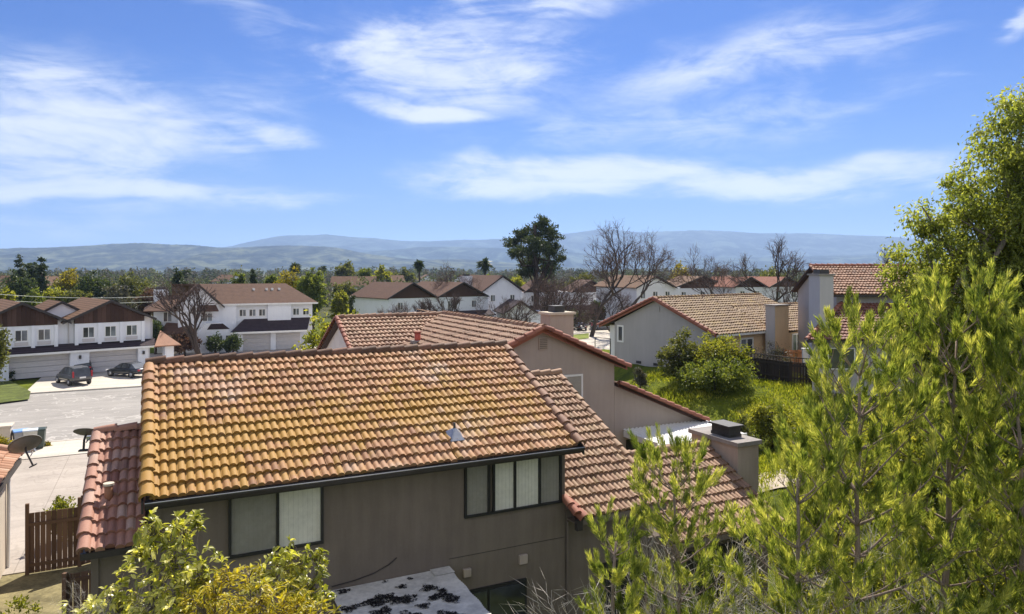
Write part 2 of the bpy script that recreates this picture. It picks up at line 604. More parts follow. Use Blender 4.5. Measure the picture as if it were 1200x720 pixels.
def cap_row(P, Q, r=0.11, step=0.38, seed=3, flat=0.0, drop=0.0):
    """overlapping half-round cap tiles from P to Q"""
    rs = RS(seed)
    P, Q = np.array(P, float), np.array(Q, float)
    L = np.linalg.norm(Q - P)
    d = (Q - P) / L
    n = max(1, int(round(L / step)))
    st = L / n
    side = np.cross(d, (0, 0, 1.0))
    side /= np.linalg.norm(side)
    up = np.cross(side, d)
    V, Fc = [], []
    K = 7
    for i in range(n):
        rr = r * (1 + rs.randn() * 0.03)
        base = P + d * (i * st) + side * rs.randn() * 0.006
        for (t, rad, lf) in ((-0.02, rr * 1.06, 0.034), (st + 0.03, rr * 0.9, 0.0), (-0.012, rr * 0.78, 0.005), (-0.019, rr * 1.06, 0.034)):
            for k in range(K):
                an = math.pi * (-0.12 + 1.24 * k / (K - 1))
                V.append(base + d * t + side * rad * math.cos(an) + up * (rad * math.sin(an) * 0.9 + lf - drop))
        o = i * 4 * K
        for k in range(K - 1):
            Fc.append((o + k, o + k + 1, o + K + k + 1, o + K + k))
            Fc.append((o + 2 * K + k, o + 2 * K + k + 1, o + 3 * K + k + 1, o + 3 * K + k))
    return np.array(V), np.array(Fc)


def join_arr(parts):
    V, Fc, o = [], [], 0
    for v, f in parts:
        V.append(v)
        Fc.append(f + o)
        o += len(v)
    return np.concatenate(V), np.concatenate(Fc)


def roof_plane(parent, name, P0, P1, ridge_off, mat, caps=(), seed=1, tw=0.152, ex=0.33, hh=0.045, lift=0.048, keep=None, rake=0.12, under=True, capstep=0.34):
    """P0->P1 eave line, ridge_off = vector from the eave up to the ridge. One mesh per roof slope; caps = [(P,Q,r)] cap rows on it."""
    P0, P1, ro = (np.array(a, float) for a in (P0, P1, ridge_off))
    e = P1 - P0
    w = np.linalg.norm(e)
    e /= w
    L = np.linalg.norm(ro)
    up = ro / L
    arrs = [tile_field(P0, e, up, w, L, tw, ex, hh, lift, keep, seed)]
    V, Fq = join_arr(arrs)
    o = arr_obj(name, V, Fq, mat, parent, True)
    if under and keep is None:
        nn = np.cross(e, up)
        nn = nn if nn[2] > 0 else -nn
        b = MB()
        a0 = P0 + e * 0.02 + up * 0.03 - nn * 0.015
        a1 = P1 - e * 0.02 + up * 0.03 - nn * 0.015
        b.prism([a0, a1, a1 + up * (L - 0.06), a0 + up * (L - 0.06)], -nn * 0.10)
        b.build('roof_deck', M['underlay'], o)
    return o


def caps_obj(parent, name, rows, mat, seed=5):
    V, Fq = join_arr([cap_row(np.array(P, float), np.array(Q, float), r, seed=seed + i) for i, (P, Q, r) in enumerate(rows)])
    return arr_obj(name, V, Fq, mat, parent, True)


def window(parent, c, ux, w, h, mframe, mpane, npane=2, t=0.05, depth=0.06, sill=False, back=None, name='window'):
    """c = lower-left corner on the wall face (as seen from outside); ux = unit vector along the wall; outward normal = ux x z"""
    ux = np.array(ux, float)
    nz = np.array([0, 0, 1.0])
    out = np.cross(ux, nz)
    c = np.array(c, float)

    def bx(mb, a0, a1, z0, z1, d0, d1):
        p = [c + ux * a0 + nz * z0 + out * d0, c + ux * a1 + nz * z0 + out * d0, c + ux * a1 + nz * z1 + out * d0, c + ux * a0 + nz * z1 + out * d0]
        mb.prism(p, out * (d1 - d0))
    f = MB()
    bx(f, 0, w, 0, t, -0.02, depth)
    bx(f, 0, w, h - t, h, -0.02, depth)
    for i in range(npane + 1):
        x = (w - t) * i / npane
        bx(f, x, x + t, t, h - t, -0.02, depth if i in (0, npane) else depth - 0.012)
    fo = f.build(name, mframe, parent)
    pw = (w - t) / npane
    for i in range(npane):
        p = MB()
        bx(p, i * pw + t, (i + 1) * pw, t, h - t, depth * 0.4, depth * 0.4 + 0.008)
        p.build('pane', mpane[i] if isinstance(mpane, (list, tuple)) else mpane, fo)
    if sill:
        s = MB()
        bx(s, -0.06, w + 0.06, -0.06, 0.0, -0.02, depth + 0.05)
        s.build('sill', mframe, fo)
    return fo


def P(px, py, Y):
    """a point at depth Y seen at photo pixel (px, py)"""
    return ((px - 600) / F * Y, Y, CH - (py - HZ) / F * Y)


def G(px, py, z=0.0):
    Y = (CH - z) * F / (py - HZ)
    return ((px - 600) / F * Y, Y, z)


# ------------------------------------------------------------------ terrain
TH = math.atan2(835, 1680)
cU, sU = math.cos(TH), math.sin(TH)
OX, OY = -6.5705, 12.70                 # frame origin shared by the street grid: eave corner of the brown house


def UN(u, n, z=0.0):
    return (OX + cU * u - sU * n, OY + sU * u + cU * n, z)


def sst(a, b, x):
    t = np.clip((x - a) / (b - a), 0, 1)
    return t * t * (3 - 2 * t)


def ground_z(x, y):
    x = np.asarray(x, float)
    y = np.asarray(y, float)
    m = 2.75 * sst(28, 43, y) * sst(4.0, 9.5, x + 0.15 * (y - 45)) * (1 - sst(60, 74, y))
    # the bank under the pines on the right
    m2 = 1.9 * sst(6.5, 13.0, x) * sst(8, 20, y) * (1 - sst(26, 40, y))
    return np.maximum(m, m2)


def gz(x, y):
    return float(ground_z(x, y))


def make_ground():
    xs = np.concatenate([-np.geomspace(60, 14000, 22)[::-1], np.arange(-58, 80, 1.0), np.geomspace(80, 14000, 22)])
    ys = np.concatenate([-np.geomspace(20, 9000, 12)[::-1], np.arange(-18, 92, 1.0), np.geomspace(92, 15000, 30)])
    X, Y = np.meshgrid(xs, ys)
    Z = ground_z(X, Y)
    rs = RS(2)
    bumpy = (np.sin(X * 1.3 + 2 * np.sin(Y * .7)) + np.sin(Y * 1.7 + 1.5 * np.sin(X * .9))) * 0.035 * (Z > 0.2)
    Z = Z + bumpy
    V = np.stack([X, Y, Z], -1).reshape(-1, 3)
    ny, nx = X.shape
    i = np.arange(ny - 1)[:, None] * nx + np.arange(nx - 1)[None]
    Fq = np.stack([i, i + 1, i + nx + 1, i + nx], -1).reshape(-1, 4)
    m, g, b, o = new_mat('ground_grass_and_dirt')
    co = objco(g)
    a = g.noise(co, 0.35, 6, 0.65, 0.4)
    f = g.noise(co, 5.0, 6, 0.75)
    far = g.noise(co, 0.004, 8, 0.7)
    c = g.ramp(g.math('ADD', g.math('MULTIPLY', a, 0.6), g.math('MULTIPLY', f, 0.4)),
               [(0.30, (0.05, 0.045, 0.02)), (0.44, (0.085, 0.11, 0.018)), (0.56, (0.16, 0.19, 0.02)), (0.70, (0.27, 0.23, 0.10))])
    sp = g.node('ShaderNodeSeparateXYZ')
    g.put(sp.inputs[0], co)
    farc = g.ramp(far, [(0.35, (0.04, 0.055, 0.03)), (0.5, (0.09, 0.09, 0.045)), (0.65, (0.13, 0.12, 0.09))])
    c = g.mix(g.mr(sp.outputs[1], 90, 160), c, farc)
    # bare soil / old concrete near the houses on the left
    g.put(b.inputs['Base Color'], c)
    b.inputs['Roughness'].default_value = 1.0
    b.inputs['Specular IOR Level'].default_value = 0.05
    bump(g, b, f, 1.0, 0.15)
    tag(arr_obj('ground', V, Fq, m, None, True), kind='structure')


def quad_sheet(name, pts, z, mat, kind='structure', n=1):
    b = MB()
    b.add([(p[0], p[1], z) for p in pts], [tuple(range(len(pts)))])
    return tag(b.build(name, mat), kind=kind)


def mat_pave(name, c, crack=0.5, tracks=False, joints=0.0):
    m, g, b, o = new_mat(name)
    co = objco(g)
    cr = g.mapping(co, (1, 1, 1), (0, 0, -TH))
    big = g.noise(co, 0.25, 6, 0.65, 0.3)
    fine = g.noise(co, 9, 5, 0.75)
    streak = g.noise(g.mapping(cr, (0.05, 0.9, 1)), 1.2, 5, 0.6, 0.6)
    f = g.math('ADD', g.math('MULTIPLY', big, 0.4), g.math('ADD', g.math('MULTIPLY', fine, 0.25), g.math('MULTIPLY', streak, 0.35)))
    col = g.mix(g.mr(f, 0.33, 0.68), tuple(x * 0.78 for x in c), tuple(x * 1.18 for x in c))
    if crack:
        vo = g.node('ShaderNodeTexVoronoi', feature='DISTANCE_TO_EDGE')
        wv = g.node('ShaderNodeVectorMath', operation='ADD')
        nz = g.node('ShaderNodeTexNoise')
        g.put(nz.inputs['Vector'], co)
        nz.inputs['Scale'].default_value = 0.8
        g.put(wv.inputs[0], g.mapping(cr, (0.12, 0.3, 1)))
        g.put(wv.inputs[1], nz.outputs['Color'])
        g.put(vo.inputs['Vector'], wv.outputs[0])
        vo.inputs['Scale'].default_value = 1.1
        k = g.mr(vo.outputs['Distance'], 0.0, 0.03, crack, 0.0)
        col = g.mix(k, col, tuple(min(1, x * (1.5 if tracks else 0.45)) for x in c))
    if joints:
        sp = g.node('ShaderNodeSeparateXYZ')
        g.put(sp.inputs[0], cr)
        for ax in (0, 1):
            fr = g.math('FRACT', g.math('DIVIDE', sp.outputs[ax], joints))
            j = g.mr(fr, 0.0, 0.012, 0.6, 0.0)
            col = g.mix(j, col, tuple(x * 0.4 for x in c))
    g.put(b.inputs['Base Color'], col)
    b.inputs['Roughness'].default_value = 0.95
    b.inputs['Specular IOR Level'].default_value = 0.12
    bump(g, b, fine, 0.4, 0.02)
    return m


M['road'] = mat_pave('asphalt_sunbleached', (0.31, 0.29, 0.265), 0.85, True)
M['walk'] = mat_pave('concrete_pavement', (0.52, 0.47, 0.40), 0.0, joints=1.5)
M['drive'] = mat_pave('driveway_concrete', (0.40, 0.35, 0.30), 0.25, joints=4.0)
make_ground()
# the street runs along u between n=31.6 and n=51 (kerbs real steps)
quad_sheet('street', [UN(-90, 31.6), UN(170, 31.6), UN(170, 50.8), UN(-90, 50.8)], 0.006, M['road'])


def slab(name, u0, u1, n0, n1, z, mat):
    b = MB()
    a = [UN(u0, n0), UN(u1, n0), UN(u1, n1), UN(u0, n1)]
    b.prism([(p[0], p[1], -0.05) for p in a], (0, 0, z + 0.05))
    return tag(b.build(name, mat), kind='structure')


slab('pavement', -90, 8, 27.9, 31.45, 0.13, M['walk'])
slab('kerb', -90, 20, 31.45, 31.6, 0.15, M['walk'])
slab('driveway', -40, 8, 12.2, 27.89, 0.09, M['drive'])
slab('driveway', -8.9, 30, 50.8, 64.0, 0.11, M['walk'])
slab('driveway', -4, 21, 64.0, 76.0, 0.10, M['drive'])
# side street towards the parked cars in the middle distance
b = MB()
pts = [G(640, 425), G(735, 425), (26, 100, 0), (30, 135, 0), (-6, 125, 0), (6.5, 100, 0)]
b.add([(p[0], p[1], 0.03) for p in pts], [tuple(range(len(pts)))])
tag(b.build('street', M['walk']), kind='structure')


# ------------------------------------------------------------------ the brown house in front
def gable_walls(mb, u0, u1, n0, n1, z0, ze, zr, along='u', t=0.0):
    """closed solid: box with a gabled top; ridge runs along u or n"""
    if along == 'u':
        nm = (n0 + n1) / 2
        poly = [(u0, n0, z0), (u0, n1, z0), (u0, n1, ze), (u0, nm, zr), (u0, n0, ze)]
        mb.prism(poly, (u1 - u0, 0, 0))
    else:
        um = (u0 + u1) / 2
        poly = [(u0, n0, z0), (u1, n0, z0), (u1, n0, ze), (um, n0, zr), (u0, n0, ze)]
        mb.prism(poly, (0, n1 - n0, 0))
    return mb


def build_main():
    r = thing('stucco_house', 'large taupe stucco house in front with yellow lichen on its clay tile roof', 'house', (OX, OY, 0), TH)
    sl = (7.28 - 5.30) / 4.1
    NI = 0.45
    # walls
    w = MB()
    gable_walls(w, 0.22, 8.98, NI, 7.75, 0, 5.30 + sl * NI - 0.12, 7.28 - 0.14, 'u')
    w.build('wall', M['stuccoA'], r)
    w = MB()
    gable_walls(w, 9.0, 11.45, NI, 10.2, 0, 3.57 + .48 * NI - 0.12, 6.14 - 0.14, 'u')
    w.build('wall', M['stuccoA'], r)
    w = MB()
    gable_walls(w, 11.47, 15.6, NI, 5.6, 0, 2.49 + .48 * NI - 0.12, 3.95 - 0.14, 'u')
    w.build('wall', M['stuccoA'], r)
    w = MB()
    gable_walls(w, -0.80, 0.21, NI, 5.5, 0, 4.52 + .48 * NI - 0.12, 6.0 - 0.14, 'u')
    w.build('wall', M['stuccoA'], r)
    # upper roof
    z0 = 5.30
    A = roof_plane(r, 'roof', (0.10, 0, z0), (9.05, 0, z0), (0, 4.1, 1.98), M['tileA'], seed=11)
    roof_plane(r, 'roof', (9.05, 8.2, z0), (0.10, 8.2, z0), (0, -4.1, 1.98), M['tileA'], seed=12)
    caps_obj(A, 'ridge_tiles', [((9.15, 4.1, 7.30), (0.0, 4.1, 7.30), 0.115)], mat_tile('ridge_tile_dark', (0.13, 0.07, 0.045), (0.10, 0.055, 0.035), (0.24, 0.11, 0.075), (0.42, 0.36, 0.2), 0.3), 7)
    caps_obj(A, 'rake_tiles', [((0.05, -0.03, z0 + 0.03), (0.05, 4.0, 7.22), 0.135)], M['tileA'], 8)
    caps_obj(A, 'rake_tiles', [((9.12, -0.03, z0 + 0.03), (9.12, 4.1, 7.26), 0.125)], mat_tile('rake_tile_brown', (0.22, 0.12, 0.08), (0.17, 0.08, 0.05), (0.34, 0.2, 0.13), (0.4, 0.26, 0.1), 0.3), 9)
    # fascia, gutter and barge boards
    f = MB()
    f.box(0.02, 9.14, -0.02, 0.06, z0 - 0.17, z0 - 0.015)
    f.box(0.05, 9.10, 0.06, NI - 0.002, z0 - 0.14, z0 - 0.11)
    f.build('fascia', M['fascia'], r)
    g = MB()
    prof = [(-0.135, z0 - 0.02), (-0.135, z0 - 0.055), (-0.11, z0 - 0.12), (-0.022, z0 - 0.12), (-0.022, z0 - 0.11), (-0.10, z0 - 0.11), (-0.122, z0 - 0.05), (-0.122, z0 - 0.02)]
    g.prism([(0.02, a, b) for a, b in prof], (9.16, 0, 0))
    g.build('gutter', M['fascia'], r, bevel=0.004)
    g = MB()
    g.tube([(0.02, -0.129, z0 - 0.017), (9.18, -0.129, z0 - 0.017)], 0.011, 6)
    g.build('gutter_edge', M['gutter'], r)
    for (ux, zz, nr, zr) in ((-0.035, z0, 4.1, 7.28), (9.15, z0, 4.1, 7.28)):
        b = MB()
        b.prism([(ux, -0.1, zz - 0.20), (ux, -0.1, zz - 0.01), (ux, nr, zr - 0.01), (ux, 2 * nr + 0.1, zz - 0.01), (ux, 2 * nr + 0.1, zz - 0.20), (ux, nr, zr - 0.2)], (0.035, 0, 0))
        b.build('barge_board', M['fascia'], r)
    # lower right roof (B)
    zb = 3.57
    B = roof_plane(r, 'roof', (9.08, 0, zb), (11.60, 0, zb), (0, 5.35, 2.57), M['tileB'], seed=21)
    roof_plane(r, 'roof', (11.60, 10.7, zb), (9.0, 10.7, zb), (0, -5.35, 2.57), M['tileB'], seed=22)
    caps_obj(B, 'ridge_tiles', [((11.70, 5.35, 6.17), (8.98, 5.35, 6.17), 0.115)], M['tileB'], 17)
    caps_obj(B, 'rake_tiles', [((11.62, -0.03, zb + 0.02), (11.62, 5.3, 6.10), 0.105)], M['tileB'], 18)
    f = MB()
    f.box(9.03, 11.66, -0.02, 0.05, zb - 0.15, zb - 0.015)
    f.box(9.03, 11.64, 0.05, NI - 0.002, zb - 0.13, zb - 0.10)
    f.build('fascia', M['stuccoA'], r)
    # short return of tiles where the lower roof dies into the upper wall
    caps_obj(B, 'corner_tiles', [((9.16, -0.12, zb + 0.03), (9.02, 0.42, zb + 0.33), 0.13), ((8.98, -0.1, zb + 0.16), (8.96, 0.42, zb + 0.42), 0.10)], M['rakered'], 19)
    f = MB()
    f.box(8.99, 9.14, -0.10, 0.02, zb - 0.24, zb - 0.0)
    f.build('eave_block', M['fascia'], r)
    # one storey roof (C)
    zc = 2.49
    C = roof_plane(r, 'roof', (11.95, 0, zc), (15.74, 0, zc), (0, 3.05, 1.46), M['tileB'], seed=31)
    roof_plane(r, 'roof', (15.74, 6.1, zc), (11.5, 6.1, zc), (0, -3.05, 1.46), M['tileB'], seed=32)
    caps_obj(C, 'ridge_tiles', [((15.76, 3.05, 3.97), (11.6, 3.05, 3.97), 0.115)], M['tileB'], 27)
    f = MB()
    f.box(11.9, 15.76, -0.02, 0.05, zc - 0.15, zc - 0.015)
    f.build('fascia', M['stuccoA'], r)
    # small roof at the left (D)
    zd = 4.54
    D = roof_plane(r, 'roof', (-0.90, 0, zd), (0.02, 0, zd), (0, 3.05, 1.46), M['tileD'], seed=41)
    roof_plane(r, 'roof', (0.02, 6.1, zd), (-0.90, 6.1, zd), (0, -3.05, 1.46), M['tileD'], seed=42)
    caps_obj(D, 'ridge_tiles', [((0.2, 3.05, 6.03), (-0.95, 3.05, 6.03), 0.10)], M['tileD'], 28)
    caps_obj(D, 'rake_tiles', [((-0.92, -0.03, zd + 0.02), (-0.92, 3.05, 5.99), 0.11)], M['tileD'], 29)
    f = MB()
    f.box(-0.97, 0.2, -0.02, 0.05, zd - 0.13, zd - 0.015)
    f.box(-0.95, 0.2, 0.05, NI - 0.002, zd - 0.12, zd - 0.09)
    f.build('fascia', M['fascia'], r)
    f = MB()
    f.box(-0.84, -0.72, NI - 0.03, NI + 0.1, 0, zd + 0.05)
    f.box(0.17, 0.29, NI - 0.03, NI + 0.1, 0, z0 - 0.15)
    f.build('corner_board', M['stuccoA'], r)
    # pipe on D: short clay coloured pipe
    p = MB()
    zp = zd + .48 * 1.08
    p.cyl(-0.60, 1.15, zp - 0.05, zp + 0.30, 0.075, 14)
    po = p.build('vent_pipe', M['brownpipe'], r, True)
    p = MB()
    p.cyl(-0.60, 1.15, zp + 0.30, zp + 0.34, 0.095, 14)
    p.build('pipe_cap', M['stuccoN'], po)
    # flue with tented metal flashing on the upper roof
    un, nn = 6.24, 0.62
    zz = z0 + sl * nn + 0.05
    p = MB()
    p.cyl(un, nn + 0.1, zz - 0.05, zz + 0.32, 0.028, 10)
    po = p.build('vent_pipe', M['ventdark'], r, True)
    fl = MB()
    fl.add([(un - .17, nn - .12, zz - .04), (un + .17, nn - .12, zz - .04), (un + .17, nn + .22, zz + .12), (un - .17, nn + .22, zz + .12), (un - .03, nn + .07, zz + .2), (un + .03, nn + .07, zz + .2), (un + .03, nn + .13, zz + .2), (un - .03, nn + .13, zz + .2)],
           [(0, 1, 5, 4), (1, 2, 6, 5), (2, 3, 7, 6), (3, 0, 4, 7)])
    fl.build('flashing', M['metalvent'], po)
    # windows of the upper floor (with blinds behind the glass)
    yw = NI

    def blinds(parent, u0, u1, za, zb_, mat):
        b = MB()
        n = int((u1 - u0) / 0.085)
        vs, fs = [], []
        for k in range(n):
            a = u0 + (u1 - u0) * k / n
            a2 = u0 + (u1 - u0) * (k + 0.99) / n
            d1, d2 = yw - 0.010, yw - 0.006
            vs += [(a, d1, za), (a2, d2, za), (a2, d2, zb_), (a, d1, zb_)]
            fs.append((4 * k, 4 * k + 1, 4 * k + 2, 4 * k + 3))
        b.add(vs, fs)
        return b.build('blind', mat, parent)
    for (u0, u1, za, zb2, cuts, kinds) in ((1.45, 3.25, 3.86, 5.09, [2.36], 'dl'), (6.36, 8.86, 3.88, 5.06, [6.96, 7.08, 7.62, 8.27], 'ddlld')):
        fr = MB()
        t = 0.05
        fr.box(u0, u1, yw - 0.07, yw + 0.02, za, za + t)
        fr.box(u0, u1, yw - 0.07, yw + 0.02, zb2 - t, zb2)
        for x in [u0 + t / 2] + cuts + [u1 - t / 2]:
            fr.box(x - t / 2, x + t / 2, yw - (0.07 if x in (u0 + t / 2, u1 - t / 2) else 0.062), yw + 0.02, za + t, zb2 - t)
        fo = fr.build('window', M['wframe'], r)
        ed = [u0] + cuts + [u1]
        for k, kd in enumerate(kinds):
            a, b2 = ed[k] + t / 2, ed[k + 1] - t / 2
            if b2 - a < 0.03:
                continue
            blinds(fo, a, b2, za + t, zb2 - t, M['blind'] if kd == 'l' else M['blinddk'])
            pn = MB()
            pn.box(a, b2, yw - 0.040, yw - 0.034, za + t, zb2 - t)
            pn.build('pane', M['clear'], fo)
    # patio door recess, wall boxes, downpipe
    d = MB()
    d.box(5.9, 7.92, NI - 0.05, NI + 0.02, 0.0, 2.25)
    do = d.build('door', M['wframe'], r)
    d = MB()
    d.box(6.0, 6.9, NI - 0.07, NI - 0.051, 0.05, 2.18)
    d.box(6.96, 7.86, NI - 0.07, NI - 0.051, 0.05, 2.18)
    d.build('pane', M['glass'], do)
    for (u, z, s) in ((6.42, 2.66, .09), (7.83, 2.71, .105)):
        d = MB()
        d.box(u - s, u + s, NI - 0.08, NI, z - s, z + s)
        d.build('wall_box', M['stuccoC'], r, bevel=0.01)
    d = MB()
    d.tube([(9.03, NI - 0.05, 3.4), (9.03, NI - 0.05, 0)], 0.028, 8)
    d.build('downpipe', M['stuccoA'], r)
    d = MB()
    d.box(6.0, 8.97, NI - .006, NI + .01, 3.02, 3.032)
    d.build('control_joint', M['fascia'], r)
    d = MB()
    cp = [(3.42, NI - .02, 2.93), (3.9, NI - .02, 2.97), (4.3, NI - .02, 3.04), (4.62, NI - .02, 3.16), (4.8, NI - .02, 3.28)]
    d.tube(cp, .011, 5)
    d.build('cable', M['fascia'], r)
    d = MB()
    d.tube([(.12, NI - .06, 5.1), (.12, NI - .06, 0)], .035, 8)
    d.build('downpipe', M['fascia'], r)
    # openings under the low roofs
    d = MB()
    d.box(10.0, 11.3, NI - 0.04, NI + 0.01, 0.0, 2.2)
    do = d.build('door', M['wframe'], r)
    d = MB()
    d.box(12.6, 14.9, NI - 0.04, NI + 0.01, 0.0, 2.0)
    d.build('door', M['wframe'], r)
    # chimney on the one storey end
    c = MB()
    c.box(15.78, 16.62, 1.80, 3.86, 0, 4.14)
    co = c.build('chimney', M['stuccoC'], r)
    c = MB()
    c.box(15.70, 16.70, 1.72, 3.94, 4.14, 4.27)
    c.build('chimney_cap', M['concrete'], co, bevel=0.01)
    c = MB()
    c.box(15.95, 16.47, 2.35, 3.15, 4.272, 4.36)
    for k in range(4):
        for q in (2.37, 2.97):
            pass
    c.box(15.97, 16.45, 2.37, 3.13, 4.36, 4.58)
    c.box(15.90, 16.52, 2.30, 3.20, 4.58, 4.63)
    c.build('flue_cover', M['ventdark'], co)
    return r


build_main()


def build_patio_cover():
    r = thing('patio_cover', 'corrugated pale grey patio cover with black leaf debris below the taupe wall', 'patio cover', (OX, OY, 0), TH)
    u0, u1, n0, n1 = 3.38, 5.98, 0.44, -3.3
    zf = lambda n: 2.86 - 0.03 * (0.44 - n)
    K = 140
    vs, fs = [], []
    # ridges run along u (parallel to the wall)
    for k in range(K + 1):
        n = n0 + (n1 - n0) * k / K
        z = zf(n) + 0.012 * math.sin(2 * math.pi * n / 0.076)
        vs += [(u0, n, z), (u1 + 0.012 * math.sin(n * 9), n, z)]
    fs = [(2 * k, 2 * k + 1, 2 * k + 3, 2 * k + 2) for k in range(K)]
    b = MB()
    b.add(vs, fs)
    m = mat_plain('fibreglass_sheet', (0.60, 0.57, 0.52), 0.7, 0.28, 1.4)
    b.build('roof_sheet', m, r, True)
    b = MB()
    for n in (0.38, -1.2, -3.2):
        b.box(u0 + 0.02, u1 - 0.06, n - 0.03, n + 0.03, zf(n) - 0.13, zf(n) - 0.02)
    b.build('beam', M['stuccoA'], r)
    for u in (u0 + 0.1, u1 - 0.12):
        b = MB()
        b.box(u - 0.05, u + 0.05, -3.2, -3.1, 0, zf(-3.2) - 0.13)
        b.build('post', M['stuccoA'], r)
    # strip of flashing at the raised end
    b = MB()
    b.box(5.55, 6.0, 0.10, 0.43, zf(0.2) + 0.02, zf(0.2) + 0.032)
    b.build('flashing', m, r)
    # black leaf litter: irregular flattened heaps
    rs = RS(4)
    V, Fq = [], []
    o = 0
    spots = [(3.62, .25, .10), (4.05, -.45, .19), (4.3, -.35, .15), (4.45, -.5, .12), (4.75, -.05, .08), (4.62, -.62, .16), (5.25, -.35, .13), (5.38, -.75, .16), (5.2, -.8, .1),
             (4.1, -.9, .16), (4.9, -1.0, .10), (5.5, -1.0, .13), (3.55, -.5, .12), (5.45, -.55, .07), (4.85, -.55, .06), (5.05, .22, .05), (4.5, .3, .04), (4.5, -1.3, .2), (5.2, -1.6, .2)]
    for (u, n, s) in spots:
        for q in range(int(420 * s * s / .03)):
            a = rs.rand() * 6.283
            rr = s * math.sqrt(rs.rand()) * (1 + .35 * math.sin(3 * a + u * 9) + .25 * math.sin(5 * a + n * 5))
            p = np.array([u + rr * math.cos(a) * 1.25, n + rr * math.sin(a), zf(n) + 0.014 + rs.rand() * 0.02])
            d = rs.randn(3) * (1, 1, .25)
            d /= np.linalg.norm(d)
            e = np.cross(d, (0, 0, 1)) + rs.randn(3) * .2
            e /= np.linalg.norm(e)
            L, w = .05, .022
            V += [p - d * L / 2, p + e * w / 2, p + d * L / 2, p - e * w / 2]
            Fq.append((o, o + 1, o + 2, o + 3))
            o += 4
    x = arr_obj('leaf_litter', np.array(V), np.array(Fq), mat_plain('black_leaf_litter', (0.018, 0.015, 0.015), 0.9, 0.3))
    x.location = (OX, OY, 0)
    x.rotation_euler = (0, 0, TH)
    tag(x, 'black clumps of rotting leaves lying on the corrugated patio cover', 'leaf litter', kind='stuff')


build_patio_cover()


